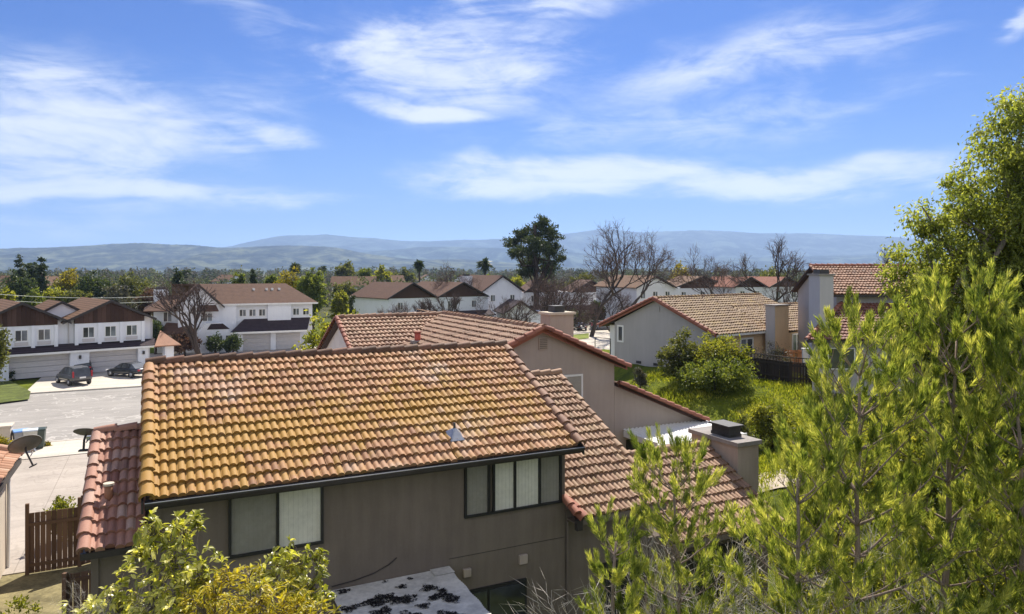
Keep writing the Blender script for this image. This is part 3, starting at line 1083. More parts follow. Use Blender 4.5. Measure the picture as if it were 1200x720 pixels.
# ------------------------------------------------------------------ pink-grey house behind (shares the street grid)
def build_h2():
    r = thing('stucco_house', 'mauve grey stucco house with saltbox gable end and tan tile roof', 'house', (OX, OY, 0), TH)
    uR, n0, n1 = 12.62, 8.10, 18.2
    zr = 7.35
    s1, s2 = 0.43, 0.42
    NI = 0.25
    # gable body
    uL = 8.0
    w = MB()
    w.prism([(uL + .3, n0 + NI, 0), (15.85, n0 + NI, 0), (15.85, n0 + NI, zr - s1 * 3.23 - .12), (uR, n0 + NI, zr - .12), (uL + .3, n0 + NI, zr - s1 * (uR - uL - .3) - .12)], (0, 14, 0))
    w.build('wall', M['stuccoH2'], r)
    w = MB()
    w.prism([(15.86, n0 + NI, 0), (20.0, n0 + NI, 0), (20.0, n0 + NI, 3.40 - .10), (15.86, n0 + NI, 5.14 - .12)], (0, 9, 0))
    w.build('wall', M['stuccoH2'], r)
    # wing to the left, white-painted gable end
    w = MB()
    w.prism([(7.75, 13.9, 0), (7.75, 22.5, 0), (7.75, 22.5, 5.2), (7.75, n1, 7.1), (7.75, 13.9, 5.2)], (4.6, 0, 0))
    w.build('wall', mat_stucco('pale_pink_stucco', (0.62, 0.56, 0.54)), r)
    # roofs. right slope of main
    a = roof_plane(r, 'roof', (16.28, n0, zr - s1 * 3.66), (16.28, n0 + 14, zr - s1 * 3.66), (-3.66, 0, s1 * 3.66), M['tileH2'], seed=51, tw=.17)
    # left slope (cut by the valley with the wing)
    wdl = uR - uL
    Ls = math.hypot(wdl, s1 * wdl)

    def keepL(x, y):
        # x along the eave (from far end towards the front), y up the slope
        n = (n1 + 1) - x
        u = uL + y * wdl / Ls
        return n < n1 - (uR - u) * 0.95 + 0.15
    aL = roof_plane(r, 'roof', (uL, n1 + 1, zr - s1 * wdl), (uL, n0, zr - s1 * wdl), (wdl, 0, s1 * wdl), M['tileH2'], seed=52, tw=.17, keep=keepL, under=False)
    b = MB()
    b.prism([(uL + .1, n0 + .05, zr - s1 * wdl - .03), (uR, n0 + .05, zr - .05), (uR, n1, zr - .05), (uL + .1, n1 - wdl * .95, zr - s1 * wdl - .03)], (0, 0, -.1))
    b.build('roof_deck', M['underlay'], aL)
    # wing: front slope facing us
    wn = 4.7
    sW = 0.47
    Lw = math.hypot(wn, sW * wn)

    def keepW(x, y):
        u = 7.5 + x
        n = (n1 - wn) + y * wn / Lw
        return u < uR - (n1 - n) / 0.95 * 1.0 + 0.12
    aW = roof_plane(r, 'roof', (7.5, n1 - wn, 7.28 - sW * wn), (uR + .2, n1 - wn, 7.28 - sW * wn), (0, wn, sW * wn), M['tileH2'], seed=53, tw=.2, keep=keepW, under=False)
    b = MB()
    b.prism([(7.55, n1 - wn + .1, 7.25 - sW * wn - .02), (8.0, n1 - wn + .1, 7.25 - sW * wn - .02), (uR, n1, 7.2), (7.55, n1, 7.2)], (0, 0, -.1))
    b.build('roof_deck', M['underlay'], aW)
    roof_plane(r, 'roof', (uR, n1 + wn, 7.28 - sW * wn), (7.5, n1 + wn, 7.28 - sW * wn), (0, -wn, sW * wn), M['tileH2'], seed=54, tw=.2)
    # saltbox roof
    c = roof_plane(r, 'roof', (20.15, n0, 3.34), (20.15, n0 + 9.3, 3.34), (-4.25, 0, 1.8), M['tileH2'], seed=55, tw=.17)
    caps_obj(a, 'ridge_tiles', [((uR, n0 - .05, zr + .02), (uR, n1, zr + .02), .12), ((uR, n1, 7.33), (7.45, n1, 7.31), .11)], M['tileH2'], 57)
    caps_obj(a, 'rake_tiles', [((16.35, n0 - .02, zr - s1 * 3.74), (uR, n0 - .02, zr + .03), .13)], M['rakered'], 61)
    caps_obj(aL, 'rake_tiles', [((uL, n0 - .02, zr - s1 * wdl), (uR, n0 - .02, zr + .03), .13)], M['rakered'], 62)
    caps_obj(aW, 'rake_tiles', [((7.48, n1 - wn, 7.3 - sW * wn), (7.48, n1, 7.32), .1), ((7.48, n1 + wn, 7.3 - sW * wn), (7.48, n1, 7.32), .1)], M['rakered'], 63)
    caps_obj(c, 'rake_tiles', [((20.2, n0 - .02, 3.34), (15.9, n0 - .02, 5.16), .12)], M['rakered'], 64)
    # barge trim beneath the rakes
    b = MB()
    b.prism([(16.3, n0 + .02, zr - s1 * 3.68 - .14), (16.3, n0 + .02, zr - s1 * 3.68), (uR, n0 + .02, zr), (uR, n0 + .02, zr - .16)], (0, .05, 0))
    b.prism([(uL, n0 + .02, zr - s1 * wdl - .14), (uR, n0 + .02, zr - .16), (uR, n0 + .02, zr), (uL, n0 + .02, zr - s1 * wdl)], (0, .05, 0))
    b.prism([(20.15, n0 + .02, 3.22), (20.15, n0 + .02, 3.34), (15.9, n0 + .02, 5.14), (15.9, n0 + .02, 5.0)], (0, .05, 0))
    b.build('barge_board', M['rakered'], r)
    # attic vent
    b = MB()
    b.box(12.55, 12.93, n0 + NI - .04, n0 + NI, 6.55, 7.0)
    vo = b.build('attic_vent', M['stuccoC'], r)
    b = MB()
    for k in range(6):
        b.box(12.59, 12.89, n0 + NI - .06, n0 + NI - .041, 6.6 + k * .065, 6.625 + k * .065)
    b.build('slats', M['stuccoA'], vo)
    # window in the gable wall: big pale frame
    window(r, (13.0, n0 + NI, 4.45), (1, 0, 0), 1.42, 1.12, M['whitetrim'], [M['glassb'], M['blinddk']], 2, t=.07, depth=.05)
    # chimney
    b = MB()
    b.box(15.05, 16.2, 11.9, 12.75, 4.5, 7.55)
    co = b.build('chimney', M['stuccoC'], r)
    b = MB()
    b.box(14.97, 16.28, 11.82, 12.83, 7.55, 7.65)
    b.build('chimney_cap', M['stuccoN'], co)
    b = MB()
    b.box(15.35, 15.85, 12.05, 12.6, 7.651, 7.92)
    b.build('flue_cover', M['ventdark'], co)
    # red pipe on the left slope
    un, nn = 10.25, 15.0
    zp = zr - s1 * (uR - un)
    b = MB()
    b.cyl(un, nn, zp - .05, zp + .42, .13, 14)
    po = b.build('vent_pipe', M['redpipe'], r, True)
    b = MB()
    b.cyl(un, nn, zp + .42, zp + .48, .17, 14)
    b.build('pipe_cap', M['rakered'], po)
    b = MB()
    b.box(un - .25, un + .2, nn - .25, nn + .25, zp - .03, zp + .09)
    b.build('flashing', M['concrete'], po)
    # opening below the patio cover
    b = MB()
    b.box(16.4, 18.4, n0 + NI - .03, n0 + NI + .01, 1.0, 2.9)
    b.build('door', M['wframe'], r)
    # tiled coping low at the corner of the yard
    return r


build_h2()


def build_h2_cover():
    r = thing('patio_cover', 'white ribbed patio cover on posts against the mauve gable wall', 'patio cover', (OX, OY, 0), TH)
    b = MB()
    u0, u1, n0, n1 = 16.25, 20.3, 8.34, 6.2
    K = 22
    vs = []
    for k in range(K + 1):
        u = u0 + (u1 - u0) * k / K
        for q, dz in ((0, 0), (.06, .035), (.1, .035), (.14, 0)):
            if u + q <= u1 + .15:
                vs += [(u + q, n0, 3.30 + dz), (u + q, n1, 3.14 + dz)]
    fs = [(2 * i, 2 * i + 2, 2 * i + 3, 2 * i + 1) for i in range(len(vs) // 2 - 1)]
    b.add(vs, fs)
    b.build('roof_sheet', M['whitetrim'], r)
    b = MB()
    b.box(u0 - .02, u1 + .16, n1 - .05, n1, 3.02, 3.19)
    b.box(u0 - .05, u0, n1, n0 - .1, 3.06, 3.27)
    b.build('edge_trim', M['whitetrim'], r)
    for u in (u0 + .1, (u0 + u1) / 2, u1):
        b = MB()
        b.box(u - .05, u + .05, n1 + .05, n1 + .15, 0, 3.05)
        b.build('post', M['whitetrim'], r)


build_h2_cover()


# ------------------------------------------------------------------ grey single storey house on the raised lot
def build_h4():
    zl = 2.7
    # local frame: x along the ridge (e2), y towards back-left; origin at the right front corner of the gable wall
    ang = math.atan2(.612, .791)
    r = thing('stucco_house', 'low grey stucco house with ochre tile roof and sunlit-toned chimney beyond the grass bank', 'house', (13.03, 45.3, 0), ang)
    HW, zr, ze = 5.15, 7.52, 5.32
    s = (zr - ze) / HW
    w = MB()
    gable_walls(w, 0.0, 12.4, .35, 8.35, 0.5, ze + s * .35 - .1, zr - .12 - s * 1.0, 'u')
    # gable wall outline exactly under the roof
    w = MB()
    poly = [(0.25, .35, 0.5), (0.25, 9.2, 0.5), (0.25, 9.2, ze + s * .95 - .1), (0.25, HW, zr - .12), (0.25, .35, ze + s * .35 - .1)]
    w.prism(poly, (12.0, 0, 0))
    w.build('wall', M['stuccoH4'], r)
    w = MB()   # eave wall, sunlight painted in as a sand tone
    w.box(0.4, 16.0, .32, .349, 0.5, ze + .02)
    w.build('wall', M['stuccoH4sun'], r)
    w = MB()   # recessed white entry panel at the far left
    w.box(.55, 2.0, 9.2, 10.0, 0.5, ze + .05)
    w.build('wall', M['whitetrim'], r)
    a = roof_plane(r, 'roof', (-.1, 0, ze), (12.7, 0, ze), (0, HW, zr - ze), M['tileH4'], seed=71, tw=.3, ex=.36, hh=.06, lift=.045)
    roof_plane(r, 'roof', (12.7, 2 * HW + .2, ze), (-.1, 2 * HW + .2, ze), (0, -HW - .2, zr - ze), M['tileH4'], seed=72, tw=.3, ex=.36, hh=.06)
    caps_obj(a, 'ridge_tiles', [((-.12, HW, zr + .02), (12.7, HW, zr + .02), .13)], M['tileH4'], 73)
    caps_obj(a, 'rake_tiles', [((-.14, -.05, ze + .02), (-.14, HW, zr + .03), .14), ((-.14, 2 * HW + .25, ze + .02), (-.14, HW, zr + .03), .14)], M['rakered'], 74)
    b = MB()
    b.prism([(-.12, -.02, ze - .15), (-.12, -.02, ze), (-.12, HW, zr), (-.12, 2 * HW + .2, ze), (-.12, 2 * HW + .2, ze - .15), (-.12, HW, zr - .16)], (.05, 0, 0))
    b.build('barge_board', M['rakered'], r)
    b = MB()
    b.box(0, 5.6, -.03, .05, ze - .14, ze - .01)
    b.build('fascia', M['whitetrim'], r)
    # right wing with the lower ridge
    zr2 = ze + s * 3.4
    c = roof_plane(r, 'roof', (6.4, -.5, ze - .1), (17.2, -.5, ze - .1), (0, 3.9, zr2 - ze + .1), M['tileH4'], seed=75, tw=.3, ex=.36, hh=.06, lift=.045)
    roof_plane(r, 'roof', (17.2, 7.3, ze - .1), (9, 7.3, ze - .1), (0, -3.9, zr2 - ze + .1), M['tileH4'], seed=76, tw=.3, ex=.36, hh=.06)
    caps_obj(c, 'ridge_tiles', [((6.4, 3.4, zr2 + .02), (17.2, 3.4, zr2 + .02), .12)], M['tileH4'], 77)
    w = MB()
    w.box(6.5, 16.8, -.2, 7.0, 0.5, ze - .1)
    w.build('wall', M['stuccoH4sun'], r)  # wing wall carries the painted sunlight too
    # chimney
    b = MB()
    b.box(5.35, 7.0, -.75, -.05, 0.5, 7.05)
    co = b.build('chimney', M['stuccoH4sun'], r)  # sunlight on the chimney is in its colour
    b = MB()
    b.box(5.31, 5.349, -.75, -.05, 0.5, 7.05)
    b.build('painted_shade', M['stuccoH4'], co)  # thin grey layer, shade painted onto the chimney's left face
    b = MB()
    b.box(5.25, 7.1, -.85, .05, 7.05, 7.13)
    b.build('chimney_cap', M['concrete'], co)
    # windows: small white one in the gable wall, two on the eave wall
    window(r, (0.25, 8.9, zl + 1.5), (0, -1, 0), .62, 1.25, M['whitetrim'], M['glass'], 1, t=.12, depth=.05)
    window(r, (2.9, .32, zl + .75), (1, 0, 0), 1.5, 1.5, M['whitetrim'], [M['glassb'], M['glass']], 2, t=.12, depth=.05)
    window(r, (1.0, .32, zl + 1.15), (1, 0, 0), .9, .9, M['whitetrim'], M['glass'], 1, t=.1, depth=.05)
    window(r, (8.3, -.2, zl + .5), (1, 0, 0), 1.2, 1.8, M['whitetrim'], [M['glassb'], M['glass']], 2, t=.1, depth=.05)
    window(r, (11.5, -.2, zl + .9), (1, 0, 0), 1.2, 1.1, M['whitetrim'], M['glass'], 2, t=.1, depth=.05)
    # crawl space vents
    for y in (6.6, 5.0):
        b = MB()
        b.box(.21, .25, y, y + .45, zl + .12, zl + .3)
        b.build('crawl_vent', M['ventdark'], r)
    # attic vent
    b = MB()
    b.box(.20, .25, HW - .25, HW + .25, 6.6, 6.95)
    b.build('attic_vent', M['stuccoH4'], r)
    # side gate rail
    b = MB()
    b.tube([(-.1, 9.3, zl), (-.1, 9.3, zl + 1.7), (-.1, 10.9, zl + 1.7), (-.1, 10.9, zl)], .04, 6)
    b.build('hand_rail', M['ventdark'], r)


build_h4()


def build_h5():
    zl = 3.0
    r = thing('stucco_house', 'two tiered blue grey stucco house with orange tile roof and tall plain chimney', 'house', (19.4, 43.0, 0), R(-2))
    L = 11.0
    # upper storey: eave front at y=0 z=8.0; ridge y=3.6 z=9.72
    w = MB()
    gable_walls(w, .35, L - .3, .4, 6.8, 0.5, 8.05, 9.6, 'u')
    w.build('wall', M['stuccoH5'], r)
    a = roof_plane(r, 'roof', (0, 0, 8.0), (L, 0, 8.0), (0, 3.6, 1.74), M['tileH5'], seed=81, tw=.2)
    roof_plane(r, 'roof', (L, 7.2, 8.0), (0, 7.2, 8.0), (0, -3.6, 1.74), M['tileH5'], seed=82, tw=.2)
    caps_obj(a, 'ridge_tiles', [((-.05, 3.6, 9.76), (L, 3.6, 9.76), .12)], M['rakered'], 83)
    caps_obj(a, 'rake_tiles', [((-.03, -.03, 8.03), (-.03, 3.6, 9.76), .11)], M['tileH5'], 84)
    b = MB()
    b.box(0, L, -.05, .05, 7.84, 7.98)
    b.build('fascia', M['fascia'], r)
    # roof vents on the upper slope
    for (u, n) in ((5.6, 1.9), (6.9, .75)):
        z = 8.0 + n * .483
        b = MB()
        b.add([(u - .2, n - .2, z), (u + .2, n - .2, z), (u + .2, n + .3, z + .2), (u - .2, n + .3, z + .2), (u - .05, n, z + .42), (u + .05, n, z + .42), (u + .05, n + .1, z + .42), (u - .05, n + .1, z + .42)],
              [(0, 1, 5, 4), (1, 2, 6, 5), (2, 3, 7, 6), (3, 0, 4, 7), (4, 5, 6, 7)])
        b.build('roof_vent', M['metalvent'], r)
    # lower storey roof in front, hipped at the left
    d = 3.9
    zt, zb = 7.45, 7.45 - .48 * 3.9

    def keep(x, y):
        yy = y * d / math.hypot(d, .48 * d)
        return x > yy * .92
    lo = roof_plane(r, 'roof', (-2.9, .4 - d, zb), (L, .4 - d, zb), (0, d, .48 * d), M['tileH5b'], seed=85, tw=.2, keep=keep, under=False)
    b = MB()
    b.prism([(-2.85, .45 - d, zb - .02), (L, .45 - d, zb - .02), (L, .38, zt - .03), (.8, .38, zt - .03)], (0, 0, -.1))
    b.build('roof_deck', M['underlay'], lo)
    caps_obj(lo, 'hip_tiles', [((-2.9, .4 - d, zb + .03), (.65, .38, zt + .03), .12)], M['rakered'], 86)
    w = MB()
    w.prism([(-2.45, .8 - d, .5), (L - .2, .8 - d, .5), (L - .2, .38, .5), (.5, .38, .5)], (0, 0, zb - .5))
    w.prism([(-2.45, .8 - d, zb), (L - .2, .8 - d, zb), (L - .2, .38, zb), (.5, .38, zb)], (0, 0, .01))
    w.add([(-2.5, .75 - d, zb + .0), (.55, .37, zb), (.55, .37, zt - .15)], [(0, 1, 2)])
    w.build('wall', M['stuccoH5'], r)
    b = MB()
    b.box(-2.9, L, .35 - d, .44 - d, zb - .15, zb - .02)
    b.build('fascia', M['fascia'], r)
    window(r, (-1.6, .8 - d, zl + .9), (1, 0, 0), 1.5, 1.2, M['whitetrim'], M['glass'], 2)
    window(r, (4.3, .4, 7.55), (1, 0, 0), 2.4, .28, M['wframe'], M['glass'], 2, t=.04)
    b = MB()
    b.box(-1.75, -.98, -2.4, -.75, 0.5, 9.15)
    co = b.build('chimney', mat_stucco('lilac_grey_stucco', (0.50, 0.48, 0.49), .05), r)
    b = MB()
    b.box(-1.83, -.90, -2.48, -.67, 9.15, 9.25)
    b.build('chimney_cap', M['concrete'], co)
    b = MB()
    b.box(-1.62, -1.1, -2.1, -1.1, 9.251, 9.5)
    b.build('flue_cover', M['ventdark'], co)


build_h5()


# ------------------------------------------------------------------ fences
def board_fence(name, label, pts, h, mat, zbase=None, board=.15, gap=.012, rail=True, cap=False):
    r = thing(name, label, 'fence', (pts[0][0], pts[0][1], 0))
    off = np.array([pts[0][0], pts[0][1]])
    mb = MB()
    rs = RS(9)
    rl = MB()
    for a, c in zip(pts[:-1], pts[1:]):
        a, c = np.array(a[:2], float), np.array(c[:2], float)
        L = np.linalg.norm(c - a)
        d = (c - a) / L
        nn = np.array([-d[1], d[0]])
        k = int(L / (board + gap))
        for i in range(k):
            p = a + d * i * (board + gap)
            q = p + d * board
            z = (zbase if zbase is not None else gz(*p))
            hh = h + rs.randn() * .012
            p0, q0 = p - off, q - off
            o = rs.randn() * .004
            mb.prism([(p0[0] + nn[0] * o, p0[1] + nn[1] * o, z), (q0[0] + nn[0] * o, q0[1] + nn[1] * o, z), (q0[0] + nn[0] * o, q0[1] + nn[1] * o, z + hh), (p0[0] + nn[0] * o, p0[1] + nn[1] * o, z + hh)], (nn[0] * .02, nn[1] * .02, 0))
        if rail:
            za, zc = (zbase, zbase) if zbase is not None else (gz(*a), gz(*c))
            for hz_ in (.35, h - .2):
                p0, q0 = a - off - nn * .05, c - off - nn * .05
                rl = MB()
                rl.prism([(p0[0], p0[1], za + hz_), (q0[0], q0[1], zc + hz_), (q0[0], q0[1], zc + hz_ + .09), (p0[0], p0[1], za + hz_ + .09)], (nn[0] * .04, nn[1] * .04, 0))
                rl.build('rail', mat, r)
        m = max(1, int(L / 2.4))
        for i in range(m + 1):
            p = a + d * L * i / m
            z = (zbase if zbase is not None else gz(*p))
            p = p - off - nn * .06
            pb = MB()
            pb.box(p[0] - .05, p[0] + .05, p[1] - .05, p[1] + .05, z - .2, z + h + .06)
            pb.build('post', mat, r)
    mb.build('boards', mat, r)
    if cap:
        cb = MB()
        for a, c in zip(pts[:-1], pts[1:]):
            a, c = np.array(a[:2], float), np.array(c[:2], float)
            d = (c - a) / np.linalg.norm(c - a)
            nn = np.array([-d[1], d[0]])
            for zz, t in ((h + .28, .05), (h + .02, .03)):
                p0, q0 = a - off - nn * .04, c - off - nn * .04
                za, zc = gz(*a), gz(*c)
                cb.prism([(p0[0], p0[1], za + zz), (q0[0], q0[1], zc + zz), (q0[0], q0[1], zc + zz + t), (p0[0], p0[1], za + zz + t)], (nn[0] * .08, nn[1] * .08, 0))
            L = np.linalg.norm(c - a)
            for i in range(int(L / .22)):
                p = a + d * i * .22 - off
                z = gz(*(p + off))
                cb.prism([(p[0], p[1], z + h), (p[0] + d[0] * .03, p[1] + d[1] * .03, z + h), (p[0] + d[0] * .03, p[1] + d[1] * .03, z + h + .3), (p[0], p[1], z + h + .3)], (nn[0] * .02, nn[1] * .02, 0))
        cb.build('lattice_top', mat, r)
    return r


board_fence('wooden_fence', 'dark weathered board fence with lattice top along the grass bank', [(14.6, 44.6), (16.4, 42.0), (21.5, 40.6), (27, 40.4)], 1.28, M['fencedk'], cap=True)
board_fence('wooden_fence', 'sunlit orange board fence between the sunlit-toned chimney and the lilac chimney', [(17.9, 46.8), (20.6, 45.9)], 1.5, M['fenceor'])

# white post beside the orange fence
b = MB()
b.box(-.22, .22, -.1, .1, 0, 1.75)
b.box(-.26, .26, -.14, .14, 1.75, 1.83)
o = b.build('white_panel', M['whitetrim'], None, bevel=.01)
o.location = (18.4, 44.6, 2.75)
tag(o, 'narrow white painted panel at the end of the orange fence', 'panel')


# ------------------------------------------------------------------ left neighbour: wall corner, tile edge, dish, gate
def build_left():
    r = thing('stucco_house', 'cream stucco house corner with clay tile edge cut off by the left frame', 'house', (-15.45, 21.6, 0), TH)
    # visible: end wall (facing us and to the right)
    w = MB()
    w.box(-7, -.05, -3.2, 1.1, 0, 3.40)
    w.prism([(-7, -3.2, 3.40), (-.05, -3.2, 3.40), (-3.6, -3.2, 4.9)], (0, 4.3, 0))
    w.build('wall', M['stuccoN'], r)
    a = roof_plane(r, 'roof', (.25, -3.5, 3.42), (.25, 1.3, 3.42), (-3.8, 0, 1.75), M['tileN'], seed=91, tw=.26, ex=.36, hh=.08, lift=.045)
    caps_obj(a, 'rake_tiles', [((.3, -3.5, 3.46), (-3.6, -3.5, 5.2), .13), ((.32, 1.32, 3.5), (-3.6, 1.32, 5.2), .14)], M['tileN'], 92)
    b = MB()
    b.box(.22, .30, -3.4, 1.3, 3.24, 3.40)
    b.build('fascia', M['fascia'], r)
    b = MB()
    b.tube([(.0, 1.0, 3.2), (.02, .9, 2.4), (.0, .9, 0)], .05, 8)
    b.build('downpipe', M['whitetrim'], r)


build_left()


def dish(loc, rz, tilt, size, label, arm=0.5, roll=0.0):
    r = thing('satellite_dish', label, 'satellite dish', loc, rz)
    r.rotation_euler = (0, roll, rz)
    V, Fq = [], []
    K, Q = 28, 8
    for j in range(Q + 1):
        rr = j / Q
        for k in range(K):
            a = 2 * math.pi * k / K
            x, z = size * rr * math.cos(a), size * .88 * rr * math.sin(a)
            y = .28 * size * rr * rr
            q = Vector((x, -y, z))
            q.rotate(__import__('mathutils').Euler((tilt, 0, 0)))
            V.append(q)
    n0 = len(V)
    for v in list(V):
        V.append(v + Vector((0, .015, -.012)))
    for off in (0, n0):
        for j in range(Q):
            for k in range(K):
                Fq.append((off + j * K + k, off + j * K + (k + 1) % K, off + (j + 1) * K + (k + 1) % K, off + (j + 1) * K + k))
    for k in range(K):
        a, c = Q * K + k, Q * K + (k + 1) % K
        Fq.append((a, c, n0 + c, n0 + a))
    arr_obj('reflector', np.array([tuple(v) for v in V]), np.array(Fq), M['dish'], r, True)
    b = MB()
    b.tube([(0, .03, -.02), (0, .14, -.1), (0, .18, -arm)], .025, 8)
    b.box(-.09, .09, .1, .24, -arm - .03, -arm)
    b.build('mount', M['ventdark'], r)
    b = MB()
    p = Vector((0, -size * .9, -size * .55))
    b.tube([(0, .0, -size * .7), tuple(p)], .014, 6)
    b.box(-.05, .05, p.y - .06, p.y + .05, p.z - .04, p.z + .05)
    b.build('receiver_arm', M['metalvent'], r)


dish(P(30, 524, 20.6), R(200), R(-48), .43, 'big dark grey satellite dish tilted over the cream wall at left', .55, R(24))
dish(P(101, 509, 15.8), R(195), R(-60), .26, 'small dark oval satellite dish at the top of the red tile roof', .3)

# gate and side yard at the lower left
def build_gate():
    r = thing('wooden_gate', 'weathered brown board gate standing ajar between cream wall and taupe house', 'gate', (-14.9, 21.9, 0), TH)
    m = MB()
    for i in range(9):
        m.box(.05 + i * .145, .05 + i * .145 + .135, 0, .022, .1, 1.95)
    m.build('boards', M['woodgate'], r)
    m = MB()
    m.box(.05, 1.35, -.04, -.001, .3, .4)
    m.build('rail', M['woodgate'], r)
    m = MB()
    m.box(.05, 1.35, -.04, -.001, 1.55, 1.65)
    m.build('rail', M['woodgate'], r)
    m = MB()
    vs = MB()
    for i in range(9):
        a = R(24)
        x0, x1 = .0 + i * .145, i * .145 + .135
        m.prism([(1.42 + x0 * math.cos(a), x0 * math.sin(a), .1), (1.42 + x1 * math.cos(a), x1 * math.sin(a), .1), (1.42 + x1 * math.cos(a), x1 * math.sin(a), 2.3 - .0 * i), (1.42 + x0 * math.cos(a), x0 * math.sin(a), 2.3)], (-.008, .02, 0))
    m.build('door_leaf', M['woodgate'], r)
    m = MB()
    a = R(24)
    c, s = math.cos(a), math.sin(a)
    m.prism([(1.44, -.03, .3), (1.44 + 1.25 * c, 1.25 * s - .03, 1.7), (1.44 + 1.25 * c, 1.25 * s - .03, 1.82), (1.44, -.03, .42)], (0.0, -.03, 0))
    m.prism([(1.44, -.032, .3), (1.44 + 1.25 * c, 1.25 * s - .032, .3), (1.44 + 1.25 * c, 1.25 * s - .032, .40), (1.44, -.032, .40)], (0.0, -.03, 0))
    m.build('brace', M['woodgate'], r)
    for x in (0, 1.38, 3.0):
        m = MB()
        m.box(x - .05, x + .05, -.05, .05, 0, 2.25)
        m.build('post', M['woodgate'], r)


build_gate()
board_fence('wooden_fence', 'dark board fence panel beside the red tile corner of the taupe house', [UN(-1.75, 5.7)[:2], UN(-.86, 5.75)[:2]], 2.1, M['woodgate'], zbase=0.05)
slab('path', -12, -.8, -4, 12.15, 0.07, mat_plain('dirt_and_weeds', (.20, .17, .085), 1.0, .45, 1.6, bmp=.6, bscale=12))

b = MB()
b.box(-.45, .45, -.3, .3, 0, .5)
b.box(-.5, .5, -.34, .34, .5, .56)
o = b.build('storage_box', mat_plain('grey_plastic', (.30, .30, .28), .5, .1), None, bevel=.02)
o.location = UN(-3.0, 1.8, 0.07)
o.rotation_euler = (0, 0, TH + .5)
tag(o, 'low grey lidded box on the path by the taupe house corner', 'storage box')


def bin_(loc, rz, body, lid, label):
    r = thing('wheelie_bin', label, 'rubbish bin', loc, rz, )
    b = MB()
    b.add([(-.25, -.27, .08), (.25, -.27, .08), (.25, .25, .08), (-.25, .25, .08), (-.32, -.36, 1.0), (.32, -.36, 1.0), (.32, .34, 1.0), (-.32, .34, 1.0)],
          [(0, 3, 2, 1), (4, 5, 6, 7), (0, 1, 5, 4), (1, 2, 6, 5), (2, 3, 7, 6), (3, 0, 4, 7)])
    b.build('bin_body', body, r, bevel=.02)
    b = MB()
    b.prism([(-.35, -.40, 1.0), (-.35, .40, 1.0), (-.35, .36, 1.06), (-.35, -.1, 1.13), (-.35, -.38, 1.07)], (.7, 0, 0))
    b.build('lid', lid, r, bevel=.015)
    for x in (-.29, .25):
        b = MB()
        b.tube([(x, .3, .11), (x + .05, .3, .11)], .11, 12)
        b.build('wheel', M['ventdark'], r)


pl = lambda n, c: mat_plain(n, c, .45, .1)
bin_(G(24, 528, 0.09), TH + .3, pl('bin_grey', (.33, .33, .33)), pl('bin_blue', (.20, .36, .70)), 'recycling bin with blue lid, left of the pale bin')
bin_(G(36, 527, 0.09), TH + .1, pl('bin_beige', (.55, .54, .48)), pl('bin_light', (.60, .64, .66)), 'pale beige bin between blue lidded bin and dark bin')
bin_(G(45, 526, 0.09), TH, pl('bin_dark', (.06, .08, .07)), pl('bin_dark_lid', (.05, .07, .06)), 'dark green bin at the right end of the kerb row')

# utility box at the left edge
b = MB()
b.box(-.5, .5, -.4, .4, 0, 1.3)
b.box(-.56, .56, -.46, .46, 1.3, 1.4)
o = b.build('utility_box', M['stuccoN'], None, bevel=.02)
o.location = G(0, 530, .09)
o.rotation_euler = (0, 0, TH)
tag(o, 'cream utility box by the street at the left edge', 'utility box')


# ------------------------------------------------------------------ townhouses across the street
def simple_roof(parent, name, pts, mat, th=.12):
    b = MB()
    b.prism(pts, (0, 0, -th))
    return b.build(name, mat, parent)


def gable_roof(parent, x0, x1, y0, y1, ze, zr, mat, along='y', trim=None, name='roof'):
    """overhanging gable roof, two slopes and white or dark rake boards"""
    if along == 'y':
        xm = (x0 + x1) / 2
        o = simple_roof(parent, name, [(x0, y0, ze), (xm, y0, zr), (xm, y1, zr), (x0, y1, ze)], mat)
        simple_roof(parent, name, [(xm, y0, zr), (x1, y0, ze), (x1, y1, ze), (xm, y1, zr)], mat)
        if trim:
            b = MB()
            b.prism([(x0, y0 - .05, ze - .2), (x0, y0 - .05, ze + .03), (xm, y0 - .05, zr + .05), (x1, y0 - .05, ze + .03), (x1, y0 - .05, ze - .2), (xm, y0 - .05, zr - .2)], (0, .045, 0))
            b.build('rake_board', trim, o)
    else:
        ym = (y0 + y1) / 2
        o = simple_roof(parent, name, [(x0, y0, ze), (x1, y0, ze), (x1, ym, zr), (x0, ym, zr)], mat)
        simple_roof(parent, name, [(x0, ym, zr), (x1, ym, zr), (x1, y1, ze), (x0, y1, ze)], mat)
        if trim:
            for xx, d in ((x0 - .05, .045), (x1 + .005, .045)):
                b = MB()
                b.prism([(xx, y0, ze - .2), (xx, y0, ze + .03), (xx, ym, zr + .05), (xx, y1, ze + .03), (xx, y1, ze - .2), (xx, ym, zr - .2)], (d, 0, 0))
                b.build('rake_board', trim, o)
    return o


def garage_door(parent, x0, x1, y, z1):
    b = MB()
    for k in range(4):
        b.box(x0, x1, y - .02, y + .05, .04 + k * (z1 - .04) / 4, (k + 1) * (z1 - .04) / 4 + .015)
    return b.build('garage_door', M['garage'], parent)


